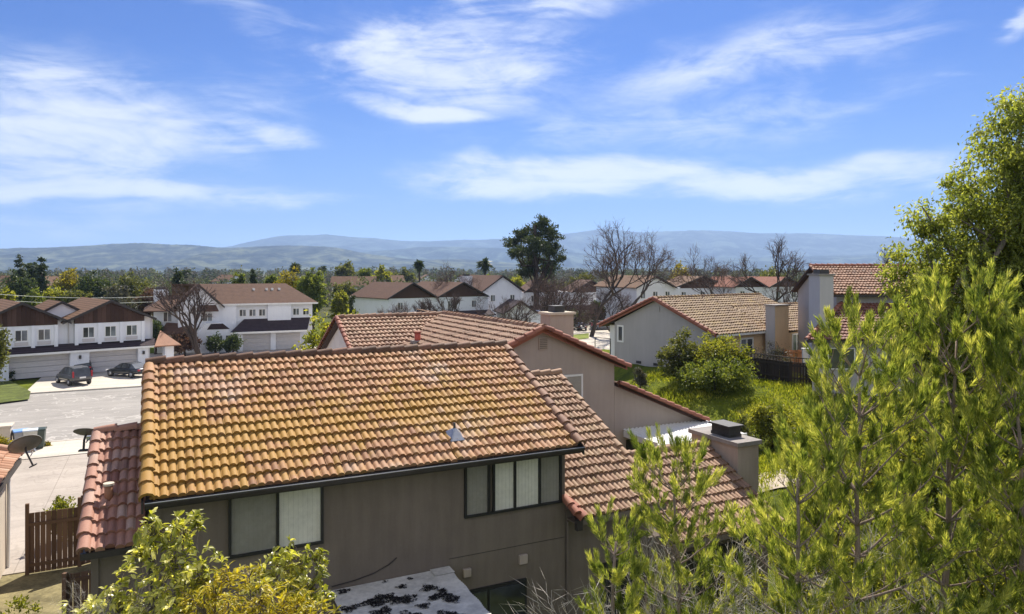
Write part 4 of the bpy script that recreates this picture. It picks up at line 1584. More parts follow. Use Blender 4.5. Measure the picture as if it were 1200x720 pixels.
def build_l1():
    a1 = math.atan2(.68, .733)
    p0 = G(17, 447)
    r = thing('townhouse', 'white townhouse pair with brown sided gables and a grey car on its drive', 'house', (p0[0], p0[1], 0.1), a1)
    # e1 = x to the right along the front, y back
    W_ = MB()
    # upper storey body, front plane y = 0.6
    W_.box(-7, 11.2, .9, 11, 2.2, 4.95)
    W_.box(-7, 11.0, 1.0, 11, 0, 2.2)
    W_.build('wall', M['white'], r)
    # gable bays
    g1, g2, g0 = 7.45, .55, -6.3
    for gx, hw in ((g1, 2.9), (g2, 2.7), (g0, 2.7)):
        b = MB()
        zt = 4.55
        b.box(gx - hw, gx + hw, .45, .9, 2.75, zt)
        # sides step in
        b.build('wall', M['white'], r)
        b = MB()
        k = 16
        zz = 6.50
        for i in range(k):   # siding boards of the gable triangle
            x0 = gx - hw + 2 * hw * i / k
            x1 = gx - hw + 2 * hw * (i + 1) / k - .01
            f0 = 1 - abs(x0 - gx) / (hw + 1.15)
            f1 = 1 - abs(x1 - gx) / (hw + 1.15)
            b.prism([(x0, .40, zt), (x1, .40, zt), (x1, .40, zt + max(.0, f1 * 2.0 - .12)), (x0, .40, zt + max(.0, f0 * 2.0 - .12))], (0, .4, 0))
        b.build('gable_siding', M['brownsiding'], r)
        for q in (-1, 0, 1):
            wx = gx + q * hw * .62
            window(r, (wx - .48, .45, 3.22), (1, 0, 0), .96, 1.0, M['whitetrim'], [M['glass'], M['glassb']], 2, t=.06, depth=.04)
            b = MB()
            b.box(wx - .5, wx + .5, .40, .449, 2.85, 3.15)
            b.build('apron_panel', M['garage'], r)
        for q in (-1.0, -.33, .33, 1.0):
            wx = gx + q * (hw - .14)
            b = MB()
            b.box(wx - .14, wx + .14, .30, .45, 2.62, zt)
            b.build('pilaster', M['white'], r)
        gable_roof(r, gx - hw - 1.0, gx + hw + 1.0, .1, 11.5, 4.75, 6.62, M['farroof2'], 'y', M['fascia'])
    # side gable at the back and small rear roofs
    gable_roof(r, 2.3, 5.9, 3.2, 9.5, 5.5, 6.5, M['farroof2'], 'y', M['fascia'])
    b = MB()
    b.prism([(2.5, 3.4, 4.6), (5.7, 3.4, 4.6), (5.7, 3.4, 5.4), (4.1, 3.4, 6.3), (2.5, 3.4, 5.4)], (0, 5, 0))
    b.build('wall', M['white'], r)
    # dark skirt roof over the garages
    o = simple_roof(r, 'roof', [(-7, -.55, 2.25), (11.4, -.55, 2.25), (11.4, 1.0, 2.80), (-7, 1.0, 2.80)], M['farroof3'], .1)
    b = MB()
    b.box(-7, 11.4, -.58, -.551, 2.05, 2.22)
    b.build('fascia', M['whitetrim'], o)
    # garage storey: piers and doors
    for (xa, xb) in ((-1.6, -.45), (4.05, 5.55), (9.6, 10.5), (-7, -5.8)):
        b = MB()
        b.box(xa, xb, -.35, 1.0, 0, 2.15)
        b.box(xa - .07, xb + .07, -.42, 1.0, 1.98, 2.06)
        b.build('pier', M['white'], r)
    garage_door(r, -.45, 4.05, .15, 1.95)
    garage_door(r, 5.55, 9.6, .15, 1.95)
    b = MB()
    b.box(-.45, 4.05, -.1, .2, 1.95, 2.1)
    b.box(5.55, 9.6, -.1, .2, 1.95, 2.1)
    b.build('lintel', M['whitetrim'], r)
    for x in (4.8, 10.05, -1.0):
        b = MB()
        b.box(x - .09, x + .09, -.50, -.36, 1.45, 1.75)
        b.build('wall_lamp', M['ventdark'], r)
    for x in (4.15, 11.1):
        b = MB()
        b.tube([(x, .82, 4.9), (x, .82, 2.75)], .05, 6)
        b.build('downpipe', M['garage'], r)
    # porch at the right end with its little tiled roof
    b = MB()
    b.box(11.9, 12.7, -.6, .2, 0, 2.2)
    b.build('pier', M['white'], r)
    o = simple_roof(r, 'roof', [(10.8, -1.1, 2.2), (13.2, -1.1, 2.2), (12.0, 1.2, 3.5)], M['tileH5'], .1)
    simple_roof(r, 'roof', [(13.2, -1.1, 2.2), (13.2, 3.4, 2.2), (12.0, 1.2, 3.5)], M['tileH5'], .1)
    b = MB()
    b.box(-5.8, 10.6, 9.0, 9.4, 4.8, 6.0)
    b = MB()
    b.box(2.9, 3.6, 4.4, 5.0, 5.8, 7.0)


build_l1()


def windows_row(r, xs, y, z, w, h, ux=(1, 0, 0)):
    for x in xs:
        window(r, (x, y, z), ux, w, h, M['whitetrim'], [M['glass'], M['glassb']], 2, t=.08, depth=.05)


def build_l2():
    # parallel to the street grid, garage front at n = 74.2
    r = thing('townhouse', 'white two storey house with large brown hip roof above a dark garage roof', 'house', UN(8.5, 74.2), TH)
    r.scale = (.84, 1, 1)
    w = MB()
    w.box(0, 10.5, 1.3, 11, 0, 5.6)
    w.box(0.3, 8.6, .1, 1.3, 0, 2.3)
    w.build('wall', M['white'], r)
    # upper roof: ridge along x, with a front gable at its left end
    zE, zR = 5.55, 7.85
    y0, y1 = .8, 11.4
    ym = 6.1
    simple_roof(r, 'roof', [(-2.0, y0, zE), (11.2, y0, zE), (7.6, ym, zR), (-4.9, ym, zR)], M['farroof'])
    simple_roof(r, 'roof', [(11.2, y0, zE), (11.2, y1, zE), (7.6, ym, zR)], M['farroof'])
    simple_roof(r, 'roof', [(-8, ym, zR), (7.6, ym, zR), (11.2, y1, zE), (-8, y1, zE)], M['farroof'])
    b = MB()
    b.prism([(-7.4, .6, 0), (-2.2, .6, 0), (-2.2, .6, zE - .1), (-4.85, .6, zR - .2), (-7.4, .6, zE - .1)], (0, 5.4, 0))
    b.build('wall', M['white'], r)
    gable_roof(r, -8.1, -1.6, .1, 6.2, zE - .25, zR + .04, M['farroof'], 'y', M['fascia'])
    b = MB()
    b.box(-2.2, 0, .9, 1.3, 0, zE)
    b.build('wall', M['white'], r)
    o = simple_roof(r, 'roof', [(-5.2, -.3, 4.9), (-2.4, -.3, 4.9), (-2.7, .6, 5.5), (-4.9, .6, 5.5)], M['farroof'])
    windows_row(r, (-4.4,), .6, 3.6, 1.3, 1.0)
    b = MB()
    b.box(-2.4, 11.2, .74, .8, zE - .16, zE + .02)
    b.build('fascia', M['whitetrim'], r)
    for x in (2.6, 4.4, 5.2, 6.2):
        b = MB()
        b.box(x, x + .3, 4.2, 4.5, zE + 1.4, zE + 1.75)
        b.build('roof_vent', M['whitetrim'], r)
    # recessed upper windows between white panels
    b = MB()
    b.box(4.2, 7.4, .95, 1.3, 2.9, 5.4)
    b.build('bay_panel', M['white'], r)
    windows_row(r, (.4, 1.7, 3.0, 7.7, 9.1), 1.3, 4.0, .95, .9)
    # dark lower roof
    o = simple_roof(r, 'roof', [(-1.0, -.8, 2.35), (9.3, -.8, 2.35), (10.2, 1.35, 3.75), (1.1, 1.35, 3.75)], M['farroof3'])
    b = MB()
    b.box(-1.0, 9.3, -.86, -.8, 2.15, 2.36)
    b.build('fascia', M['whitetrim'], o)
    garage_door(r, .7, 4.4, .06, 2.0)
    garage_door(r, 5.1, 8.5, .06, 2.0)
    b = MB()
    b.box(4.4, 5.1, -.2, .1, 0, 2.2)
    b.build('pier', M['white'], r)
    b = MB()
    b.box(0, .7, -.5, .1, 0, 2.2)
    b.build('pier', M['white'], r)
    # porch gable at the left
    b = MB()
    b.prism([(-5.2, -.6, 0), (-.3, -.6, 0), (-.3, -.6, 1.7), (-2.1, -.6, 3.5), (-4.0, -.6, 3.5), (-5.2, -.6, 2.3)], (0, 3.5, 0))
    b.build('porch_wall', M['white'], r)
    b = MB()
    b.prism([(-3.9, -.64, 2.75), (-1.0, -.64, 2.75), (-1.9, -.64, 3.4), (-3.4, -.64, 3.4)], (0, .05, 0))
    b.build('porch_roof', M['farroof3'], r)
    windows_row(r, (-3.9, -2.7), -.6, 1.1, .8, 1.0)
    b = MB()
    b.box(-1.5, -.9, -.63, -.58, 0.1, 2.0)
    b.build('door', M['wframe'], r)
    # left wing with chimney
    b = MB()
    b.box(-10.3, -7.4, 2.5, 9.5, 0, 5.0)
    b.build('wall', M['white'], r)
    simple_roof(r, 'roof', [(-11.6, 1.9, 4.9), (-7.0, 1.9, 4.9), (-7.0, 6.0, 6.5), (-8.8, 6.0, 6.5)], M['farroof'])
    simple_roof(r, 'roof', [(-11.6, 10, 4.9), (-11.6, 1.9, 4.9), (-8.8, 6.0, 6.5)], M['farroof'])
    simple_roof(r, 'roof', [(-9.6, -.4, 2.4), (-5.3, -.4, 2.4), (-5.8, .6, 3.4), (-8.8, 2.4, 3.5)], M['farroof'])
    b = MB()
    b.box(-9.2, -7.45, .3, 2.5, 0, 2.35)
    b.build('wall', M['stuccoN'], r)
    windows_row(r, (-9.2,), 2.5, 3.55, 1.1, 1.2)
    windows_row(r, (-8.8,), .3, .9, 1.1, 1.1)
    b = MB()
    b.box(-10.4, -8.5, 6.2, 7.6, 3.0, 7.2)
    co = b.build('chimney', M['white'], r)
    b = MB()
    b.box(-10.1, -8.8, 6.5, 7.3, 7.2, 7.5)
    b.build('flue_cover', M['ventdark'], co)


build_l2()


def mid_house(label, loc, rz, w, d, ze, zr, roof, skirt=True, gables=((0.25, .5), (.75, .5)), dark=True, wins=3, name='townhouse', chim=None, left_plane=True):
    """two-storey white townhouse: front gables, window row, dark skirt roof over the ground floor"""
    r = thing(name, label, 'house', loc, rz)
    b = MB()
    b.box(0, w, 0, d, 0, ze)
    b.build('wall', M['white'], r)
    for gx, gw in gables:
        x0, x1 = gx * w - gw * w / 2, gx * w + gw * w / 2
        gable_roof(r, x0 - .4, x1 + .4, -.5, d + .4, ze, zr, roof, 'y', M['fascia'])
        b = MB()
        b.prism([(x0, -.05, ze - .02), (x1, -.05, ze - .02), ((x0 + x1) / 2, -.05, zr - .3)], (0, .3, 0))
        b.build('gable_siding', M['brownsiding'] if dark else M['white'], r)
        windows_row(r, [x0 + (x1 - x0) * (k + .5) / wins - .45 for k in range(wins)], 0.0, ze - 1.75, .9, 1.15)
    if skirt:
        o = simple_roof(r, 'roof', [(-.3, -1.8, 2.5), (w + .3, -1.8, 2.5), (w + .3, .02, 3.2), (-.3, .02, 3.2)], M['farroof3'])
        b = MB()
        b.box(0, w, -1.4, 0, 0, 2.4)
        b.build('wall', M['white'], r)
        garage_door(r, w * .08, w * .44, -1.45, 2.1)
        garage_door(r, w * .56, w * .92, -1.45, 2.1)
    if chim:
        b = MB()
        b.box(chim * w - .8, chim * w + .8, d * .4, d * .4 + 1.2, 2, zr + .9)
        co = b.build('chimney', M['white'], r)
        b = MB()
        b.box(chim * w - .4, chim * w + .4, d * .4 + .2, d * .4 + 1, zr + .9, zr + 1.2)
        b.build('flue_cover', M['ventdark'], co)
    return r


mid_house('white townhouse with twin brown gables behind bare shrubs', P(455, 0, 104)[:2] + (0,), R(38), 18.0, 12, 5.4, 7.7, M['farroof'], gables=((.22, .44), (.72, .5)), wins=2, chim=.97)
mid_house('white gabled house with brown roof beside the tall dark pine', P(566, 0, 120)[:2] + (0,), R(24), 7.2, 16, 6.0, 8.7, M['farroof'], gables=((.5, 1.0),), dark=False, wins=2, skirt=False)
mid_house('white lower garage block with dark roof in front of the gabled house', P(592, 0, 108)[:2] + (0,), R(12), 8.0, 8, 3.0, 4.9, M['farroof3'], gables=((.3, .6),), dark=False, wins=2, skirt=False)
mid_house('white house behind the reddish bare trees left of the parked cars', P(612, 0, 128)[:2] + (0,), R(8), 17.0, 10, 5.6, 7.8, M['farroof'], gables=((.2, .32), (.75, .4)), wins=2)
mid_house('white townhouse with clipped gable and row of windows above the grey roof', P(746, 0, 112)[:2] + (0,), R(20), 8.0, 14, 6.8, 8.7, M['farroof2'], gables=((.42, .84),), dark=False, wins=3, skirt=True)
mid_house('long white townhouse with tan roof right of the clipped gable', P(790, 0, 118)[:2] + (0,), R(10), 10, 9, 6.6, 8.6, M['farroof2'], gables=((.5, 1.0),), wins=3)
mid_house('white townhouse with reddish roof between bare trees and grey chimney', P(862, 0, 112)[:2] + (0,), R(14), 12.5, 11, 6.9, 8.5, M['farroof4'], gables=((.2, .42), (.72, .46)), wins=2)
mid_house('white house end just right of the parked silver car', P(690, 0, 132)[:2] + (0,), R(5), 9, 10, 5.4, 7.4, M['farroof'], gables=((.5, 1.0),), dark=False, wins=2)


# ------------------------------------------------------------------ vegetation helpers
def unit(a):
    return a / (np.linalg.norm(a, axis=-1, keepdims=True) + 1e-9)


def leafset(o, d, L, Wd, rs, fold=0.25, droop=0.0):
    """many leaves: base points o (N,3), directions d, lengths L, widths Wd -> quads (kite shaped, slightly folded)"""
    n = len(o)
    d = unit(d)
    L = np.broadcast_to(np.asarray(L, float).reshape(-1, 1), (n, 1))
    Wd = np.broadcast_to(np.asarray(Wd, float).reshape(-1, 1), (n, 1))
    s = unit(np.cross(d, unit(rs.randn(n, 3))))
    nn = np.cross(d, s)
    mid = o + d * L * .45
    tip = o + d * L + np.array([0, 0, -1.0]) * L * droop
    V = np.stack([o, mid + s * Wd / 2 + nn * Wd * fold, tip, mid - s * Wd / 2 + nn * Wd * fold], 1).reshape(-1, 3)
    Fq = np.arange(4 * n).reshape(n, 4)
    return V, Fq


def sphere_pts(n, rs):
    return unit(rs.randn(n, 3))


def crown(lobes, clumps, per, rc, L, Wd, rs, droop=0.0, out=0.5, squash=.8):
    vol = np.array([l[3] * l[4] * l[5] for l in lobes]) ** .75
    idx = rs.choice(len(lobes), clumps, p=vol / vol.sum())
    lb = np.array(lobes)[idx]
    dirs = sphere_pts(clumps, rs)
    rad = rs.rand(clumps, 1) ** .38
    rad *= 1 + .22 * np.sin(dirs[:, :1] * 5 + idx[:, None]) * np.cos(dirs[:, 2:] * 6 + idx[:, None] * 2) + .1 * rs.randn(clumps, 1)
    C = lb[:, :3] + dirs * rad * lb[:, 3:]
    rcs = rc * (.55 + .9 * rs.rand(clumps, 1))
    o = (C[:, None] + rs.randn(clumps, per, 3) * rcs[:, None] * (.6, .6, .6 * squash)).reshape(-1, 3)
    d = rs.randn(len(o), 3) * .8 + np.repeat(dirs, per, 0) * out
    d[:, 2] -= droop
    LL = L * (.6 + .8 * rs.rand(len(o)))
    V, Fq = leafset(o, d, LL, Wd * (.7 + .6 * rs.rand(len(o))), rs)
    return V, Fq, C


def trunk_mesh(mb, H, r, lobes, rs, nl=7, lean=0.0):
    pts = [np.array([lean * H * t + .12 * math.sin(t * 5 + lean * 9) * r * 3, .1 * math.cos(t * 4) * r * 3, t * H]) for t in np.linspace(0, 1, 6)]
    mb.tube(pts, [r * (1.25 - .7 * t) for t in np.linspace(0, 1, 6)], 7)
    for k in range(nl):
        lb = lobes[k % len(lobes)]
        t = .35 + .6 * rs.rand()
        a = pts[0] + (pts[-1] - pts[0]) * t
        e = np.array(lb[:3]) + unit(rs.randn(3)) * np.array(lb[3:]) * .75
        m = (a + e) / 2 + (0, 0, -.08 * H * rs.rand()) + rs.randn(3) * .03 * H
        mb.tube([a, m, e], [r * .5 * (1.2 - t), r * .28, r * .07], 5)


LEAF = {
    'dark': mat_leaf('foliage_dark', (.02, .036, .016), (.05, .075, .028), (.10, .13, .045), .3),
    'olive': mat_leaf('foliage_olive', (.04, .05, .018), (.095, .11, .035), (.18, .19, .06), .4),
    'green': mat_leaf('foliage_green', (.045, .07, .016), (.11, .145, .03), (.21, .24, .055), .45),
    'yellow': mat_leaf('foliage_yellow', (.09, .085, .012), (.20, .18, .02), (.34, .29, .04), .45),
    'gray': mat_leaf('foliage_greyish', (.045, .045, .04), (.09, .09, .075), (.14, .14, .11), .25),
    'rust': mat_leaf('foliage_rust', (.06, .03, .02), (.13, .075, .05), (.2, .13, .08), .3, (1.3, 1.1, .8)),
    'lush': mat_leaf('foliage_sunny', (.06, .08, .014), (.17, .19, .03), (.31, .31, .07), .55),
    'pine': mat_leaf('pine_needles', (.05, .085, .02), (.23, .275, .06), (.62, .60, .19), .5, (1.6, 1.55, .75), .45, .35, 3.2, .42),
    'pinedk': mat_leaf('dark_pine_needles', (.016, .03, .015), (.04, .06, .026), (.085, .105, .045), .25),
    'loquat': mat_leaf('loquat_leaves', (.11, .13, .022), (.36, .36, .06), (.80, .74, .32), .45, (1.7, 1.7, .6), .32, .55),
    'mahonia': mat_leaf('yellow_shoots', (.22, .21, .02), (.46, .40, .03), (.66, .55, .07), .45, (1.5, 1.4, .5), .4),
    'grass': mat_leaf('bank_grass', (.08, .10, .015), (.22, .25, .03), (.46, .44, .10), .45, (1.6, 1.6, .6), .7, .1),
}
BARK = mat_bark('grey_bark', (.17, .14, .12))
BARKD = mat_bark('dark_bark', (.07, .055, .048))
TWIG = mat_bark('reddish_twigs', (.15, .10, .085), .25)
TWIGP = mat_bark('bleached_twigs', (.55, .50, .43), .2)


def leafy(name, label, cat, loc, H, lobes, clumps, per, rc, L, Wd, mat, seed, r=.15, group=None, droop=0.0, bark=None, nl=7, parts=('foliage', 'trunk'), lean=0.0, rz=0.0):
    rs = RS(seed)
    t = thing(name, label, cat, loc, rz, group)
    V, Fq, C = crown(lobes, clumps, per, rc, L, Wd, rs, droop)
    arr_obj(parts[0], V, Fq, LEAF[mat] if isinstance(mat, str) else mat, t)
    mb = MB()
    trunk_mesh(mb, H, r, lobes, rs, nl, lean)
    mb.build(parts[1], bark or BARKD, t, True)
    return t


def round_tree(name, label, px, ytop, wpx, Y, mat, seed, kind='round', dens=1.0, group=None, z0=None, cat='tree'):
    X = (px - 600) / F * Y
    z0 = gz(X, Y) if z0 is None else z0
    H = CH + (HZ - ytop) / F * Y - z0
    w = wpx / F * Y / 2
    rs = RS(seed)
    if kind == 'cone':
        lobes = [(0, 0, H * t, w * (1 - t) ** .7 * 1.05 + .1, w * (1 - t) ** .7 * 1.05 + .1, H * .13) for t in np.linspace(.12, .9, 7)]
    elif kind == 'column':
        lobes = [(0, 0, H * t, w * (1.0 if t < .7 else .6), w * (1.0 if t < .7 else .6), H * .17) for t in (.15, .32, .5, .68, .84)]
    else:
        k = 6
        lobes = [(0, 0, H * .62, w * .7, w * .7, H * .34)]
        for i in range(k):
            a = i * 6.283 / k + rs.rand()
            q = .30 + .3 * rs.rand()
            lobes.append((w * .55 * math.cos(a), w * .55 * math.sin(a), H * (q + .12), w * (.38 + .2 * rs.rand()), w * .45, H * (.17 + .08 * rs.rand())))
    sz = max(.22, Y * .0032)
    cl = int(150 * dens)
    return leafy(name, label, cat, (X, Y, z0), H * .75, lobes, cl, 34, max(w * .17, .3), sz, sz * .62, mat, seed, r=max(.12, H * .018), group=group)


# ------------------------------------------------------------------ trees of the middle distance
round_tree('conifer_tree', 'tall dark conifer at the far left, left one of two pointed tops', 24, 299, 17, 150, 'pinedk', 101, 'cone', group='dark conifers at the left')
round_tree('conifer_tree', 'dark pointed conifer just right of the taller left conifer', 49, 303, 17, 146, 'pinedk', 102, 'cone', group='dark conifers at the left')
round_tree('broadleaf_tree', 'dark loose crown filling the gap between the two left conifers', 39, 301, 22, 156, 'dark', 103)
round_tree('broadleaf_tree', 'dark green bushy tree at the foot of the left conifers', 24, 320, 36, 128, 'dark', 104)
round_tree('broadleaf_tree', 'bright yellow crowned tree behind the left townhouse pair', 80, 312, 30, 140, 'yellow', 105)
round_tree('broadleaf_tree', 'pale olive shrubby tree below the yellow crown at left', 63, 333, 30, 112, 'lush', 106)
round_tree('broadleaf_tree', 'wide dark olive tree right of the yellow crown', 107, 317, 42, 132, 'dark', 107, dens=1.3)
round_tree('broadleaf_tree', 'olive green tree left of the white chimney house', 158, 317, 46, 138, 'olive', 108, dens=1.3)
round_tree('broadleaf_tree', 'greyish leafless looking thicket tree behind the second gable', 140, 333, 34, 104, 'gray', 109)
round_tree('broadleaf_tree', 'rust brown tree just left of the white chimney', 176, 334, 32, 108, 'rust', 110)
round_tree('broadleaf_tree', 'light green low tree at the far left edge behind the roofs', 4, 335, 26, 106, 'lush', 111)
round_tree('broadleaf_tree', 'green and grey low tree behind the first brown gable', 40, 340, 28, 104, 'green', 112)
round_tree('broadleaf_tree', 'dim green tree behind the valley between both brown gables', 90, 338, 30, 106, 'olive', 113)
round_tree('cypress_tree', 'stout dark cypress above the white chimney', 208, 311, 15, 130, 'pinedk', 114, 'column')
round_tree('cypress_tree', 'thin dark cypress rising above the brown hip roof', 297, 317, 5, 135, 'pinedk', 115, 'column', dens=.6)
round_tree('broadleaf_tree', 'bright yellow green tree touching the big dark round tree', 340, 314, 36, 118, 'yellow', 116, dens=1.2)
round_tree('broadleaf_tree', 'big dark round tree with sunlit right edge behind the hip roof end', 367, 312, 34, 110, 'green', 117, dens=1.5)
round_tree('broadleaf_tree', 'small green tree peeping over the brown hip roof', 281, 321, 16, 132, 'green', 118)
round_tree('broadleaf_tree', 'green tree between thin cypress and yellow green tree', 318, 316, 15, 140, 'green', 119)
round_tree('broadleaf_tree', 'grey green far tree right of the big round tree', 405, 308, 26, 260, 'olive', 120)
round_tree('broadleaf_tree', 'light green far tree, left one of a pair', 430, 313, 20, 230, 'green', 121)
round_tree('broadleaf_tree', 'light green far round tree, right one of a pair', 447, 312, 22, 225, 'lush', 122)
round_tree('broadleaf_tree', 'bluish far tree right of the light green pair', 472, 316, 26, 300, 'olive', 123)
round_tree('broadleaf_tree', 'dark olive tree left of the twin gabled townhouse', 405, 332, 28, 150, 'olive', 124)
round_tree('broadleaf_tree', 'pale green tree by the white wall of the twin gabled townhouse', 398, 340, 20, 116, 'lush', 125)
round_tree('shrub', 'small dark pointed shrub by the orange brown wall', 412, 346, 7, 96, 'pinedk', 126, 'cone', dens=.5, cat='shrub')
round_tree('broadleaf_tree', 'green crown right of the second palm', 572, 319, 22, 150, 'green', 127)
round_tree('broadleaf_tree', 'low green tree beside the base of the dark pine', 606, 322, 24, 150, 'lush', 128)
round_tree('broadleaf_tree', 'yellow green tree with dark tip above the clipped gable house', 798, 305, 32, 150, 'yellow', 129)
round_tree('broadleaf_tree', 'dark green tree behind the bare tree by the tall chimney', 905, 312, 44, 150, 'olive', 130, dens=1.3)
round_tree('broadleaf_tree', 'dull olive tree right of the dark pine behind bare branches', 682, 318, 34, 142, 'olive', 131)
round_tree('shrub', 'dark hedge shrub behind the silver car', 668, 366, 50, 122, 'dark', 132, cat='shrub')
round_tree('broadleaf_tree', 'brownish tree between two bare trees above the white houses', 725, 326, 34, 140, 'rust', 133)
round_tree('shrub', 'brown dry hedge at the foot of the dark bare tree', 216, 390, 30, 78, 'rust', 134, cat='shrub')
round_tree('shrub', 'dark round shrub between the townhouse porch and white chimney house', 182, 374, 16, 80, 'dark', 135, cat='shrub')
round_tree('shrub', 'dark clipped shrub in front of the white porch, left one', 252, 394, 14, 80, 'dark', 136, cat='shrub', dens=.5)
round_tree('shrub', 'dark clipped shrub in front of the white porch, right one', 273, 393, 16, 80, 'dark', 137, cat='shrub', dens=.5)
round_tree('broadleaf_tree', 'dull olive tree leaning into the left frame edge', -9, 376, 26, 52, 'olive', 138)
round_tree('broadleaf_tree', 'dark green street tree right of the brown bare tree by the garage block', 700, 352, 16, 118, 'dark', 139)

# big dark pine
def big_pine():
    Y = 125
    X = (627 - 600) / F * Y
    s = Y / F
    H = CH + (HZ - 254) * s
    rs = RS(77)
    lobes = []
    for (px, py, w, h) in ((637, 262, 9, 9), (628, 272, 13, 9), (645, 276, 12, 9), (611, 278, 9, 8), (600, 286, 8, 5), (622, 290, 18, 10), (645, 292, 15, 9), (607, 297, 10, 6), (630, 306, 19, 9), (652, 303, 9, 7), (618, 316, 14, 9), (643, 318, 13, 9)):
        lobes.append(((px - 627) * s, rs.randn() * 2.0, (HZ - py) * s + CH, w * s, w * s, h * s))
    t = thing('pine_tree', 'tall dark pine rising above all far houses near the centre', 'tree', (X, Y, 0))
    V, Fq, C = crown(lobes, 330, 48, .55, .5, .17, rs, droop=-.6, squash=.6)
    arr_obj('foliage', V, Fq, LEAF['pinedk'], t)
    mb = MB()
    trunk_mesh(mb, H - 1.5, .45, lobes, rs, 26, .01)
    mb.build('trunk', BARKD, t, True)


big_pine()


# palms
def palm(px, ytop, Y, label, crown_r=None):
    X = (px - 600) / F * Y
    H = CH + (HZ - ytop) / F * Y
    t = thing('palm_tree', label, 'palm tree', (X, Y, 0))
    rs = RS(int(px))
    cr = crown_r or 1.9
    mb = MB()
    mb.tube([(0, 0, 0), (.15, 0, H * .5), (0, 0, H - cr)], [.32, .22, .2], 7)
    mb.build('trunk', BARKD, t, True)
    n = 110
    d = sphere_pts(n, rs)
    d[:, 2] = d[:, 2] * .8 + .1
    o = np.zeros((n, 3)) + (0, 0, H - cr)
    V, Fq = leafset(o, d, cr * (.7 + .5 * rs.rand(n)), .5, rs, .1, .25)
    n2 = 50
    V2, F2 = leafset(np.zeros((n2, 3)) + (0, 0, H - cr * 1.2) + rs.randn(n2, 3) * (.25, .25, .7), np.concatenate([rs.randn(n2, 2) * .4, -np.ones((n2, 1))], 1), 1.1, .3, rs)
    V, Fq = join_arr([(V, Fq), (V2, F2)])
    arr_obj('fronds', V, Fq, LEAF['pinedk'], t)


palm(346, 305, 190, 'palm tree above the yellow green and dark round trees')
palm(378, 309, 300, 'small distant palm tree right of the big round tree', 2.2)
palm(491, 302, 170, 'slender palm tree behind the first brown gable of the twin house', 1.6)
palm(568, 299, 160, 'palm tree against the hills left of the dark pine', 2.0)
palm(218, 313, 260, 'tiny distant palm tree just right of the stout cypress', 2.2)
palm(896, 319, 420, 'tiny distant palm tree against the right hills', 3.0)


# bare deciduous trees: three prototypes, copied
def bare_mesh(seed, H, r, spread=.6, depth=6, twig=.5, tw=.022, first=.28, multi=1):
    rs = RS(seed)
    mb = MB()
    ends = []

    def grow(p, d, L, rr, k):
        n = 3
        pts = [p]
        q = p.copy()
        dd = d.copy()
        for i in range(n):
            dd = unit(dd + rs.randn(3) * .16 + np.array([0, 0, .06]))
            q = q + dd * L / n
            pts.append(q.copy())
        mb.tube(pts, [rr, rr * .9, rr * .8, rr * .68], 6 if k > 3 else 3, caps=False)
        if k <= 3:
            for t in (1, 2, 3):
                ends.append((pts[t], dd))
        if k == 0:
            return
        m = 2 + (rs.rand() < .55)
        for i in range(m):
            nd = unit(dd + unit(rs.randn(3)) * spread * (1.0 if k > 1 else 1.3) + np.array([0, 0, .10]))
            grow(pts[-1] if i < 2 else pts[2], nd, L * (.70 + .22 * rs.rand()), rr * (.60 + .12 * rs.rand()), k - 1)
    for j in range(multi):
        d0 = unit(np.array([rs.randn() * .15 * multi, rs.randn() * .15 * multi, 1.0]))
        grow(np.array([0, 0, 0.0]), d0, H * first, r, depth)
    o = np.array([e[0] for e in ends])
    d = np.array([e[1] for e in ends])
    k = 2
    o = np.repeat(o, k, 0)
    d = unit(np.repeat(d, k, 0) + rs.randn(len(o), 3) * .7)
    tv = leafset(o, d, twig * (.5 + rs.rand(len(o))), tw, rs, 0)
    return mb, tv


def bare_tree(name, label, loc, seed, H, r, mat_b, mat_t, rz=0, sc=1.0, src=None, cat='bare tree', group=None, **kw):
    if src is None:
        t = thing(name, label, cat, loc, rz, group)
        mb, (V, Fq) = bare_mesh(seed, H, r, **kw)
        mb.build('trunk', mat_b, t, True)
        arr_obj('twigs', V, Fq, mat_t, t)
    else:
        t = src.copy()
        link(t)
        t.location = loc
        t.rotation_euler = (0, 0, rz)
        t['label'] = label
        if group:
            t['group'] = group
        for c in src.children:
            c2 = c.copy()
            link(c2, t)
    t.scale = (sc, sc, sc)
    return t


def bt(px, Y):
    X = (px - 600) / F * Y
    return (X, Y, gz(X, Y))


GB = 'bare winter trees between the houses'
T1 = bare_tree('bare_tree', 'tall dark bare tree on the green strip beside the parked cars', bt(693, 102), 3, 15.2, .36, BARKD, TWIG, group=GB, first=.27, twig=.8, tw=.032)
T2 = bare_tree('bare_tree', 'spreading bare tree just left of the grey gabled house', bt(742, 98), 8, 15.0, .26, BARKD, TWIG, group=GB, first=.27, twig=.8, tw=.032)
T3 = bare_tree('bare_tree', 'dense reddish grey bare tree left of the tall dark one', bt(640, 92), 5, 8.2, .20, BARKD, TWIG, group=GB, multi=3, spread=.55, twig=.7, tw=.03, depth=5, first=.30)
T4 = bare_tree('bare_tree', 'dark thick bare tree in front of the white house with porch', bt(233, 76), 12, 8.2, .27, BARKD, TWIG, group=GB, multi=2, spread=.44, depth=5, first=.27, twig=.5, tw=.022)
bare_tree('bare_tree', 'bare tree with reddish twigs between dense bare tree and dark pine', bt(665, 112), 0, 0, 0, None, None, 1.3, .98, T3, group=GB)
bare_tree('bare_tree', 'bare tree left of the white house with reddish roof', bt(850, 104), 0, 0, 0, None, None, 2.2, .86, T2, group=GB)
bare_tree('bare_tree', 'bare tree close to the left side of the tall lilac chimney', bt(936, 96), 0, 0, 0, None, None, .7, .95, T3, group=GB)
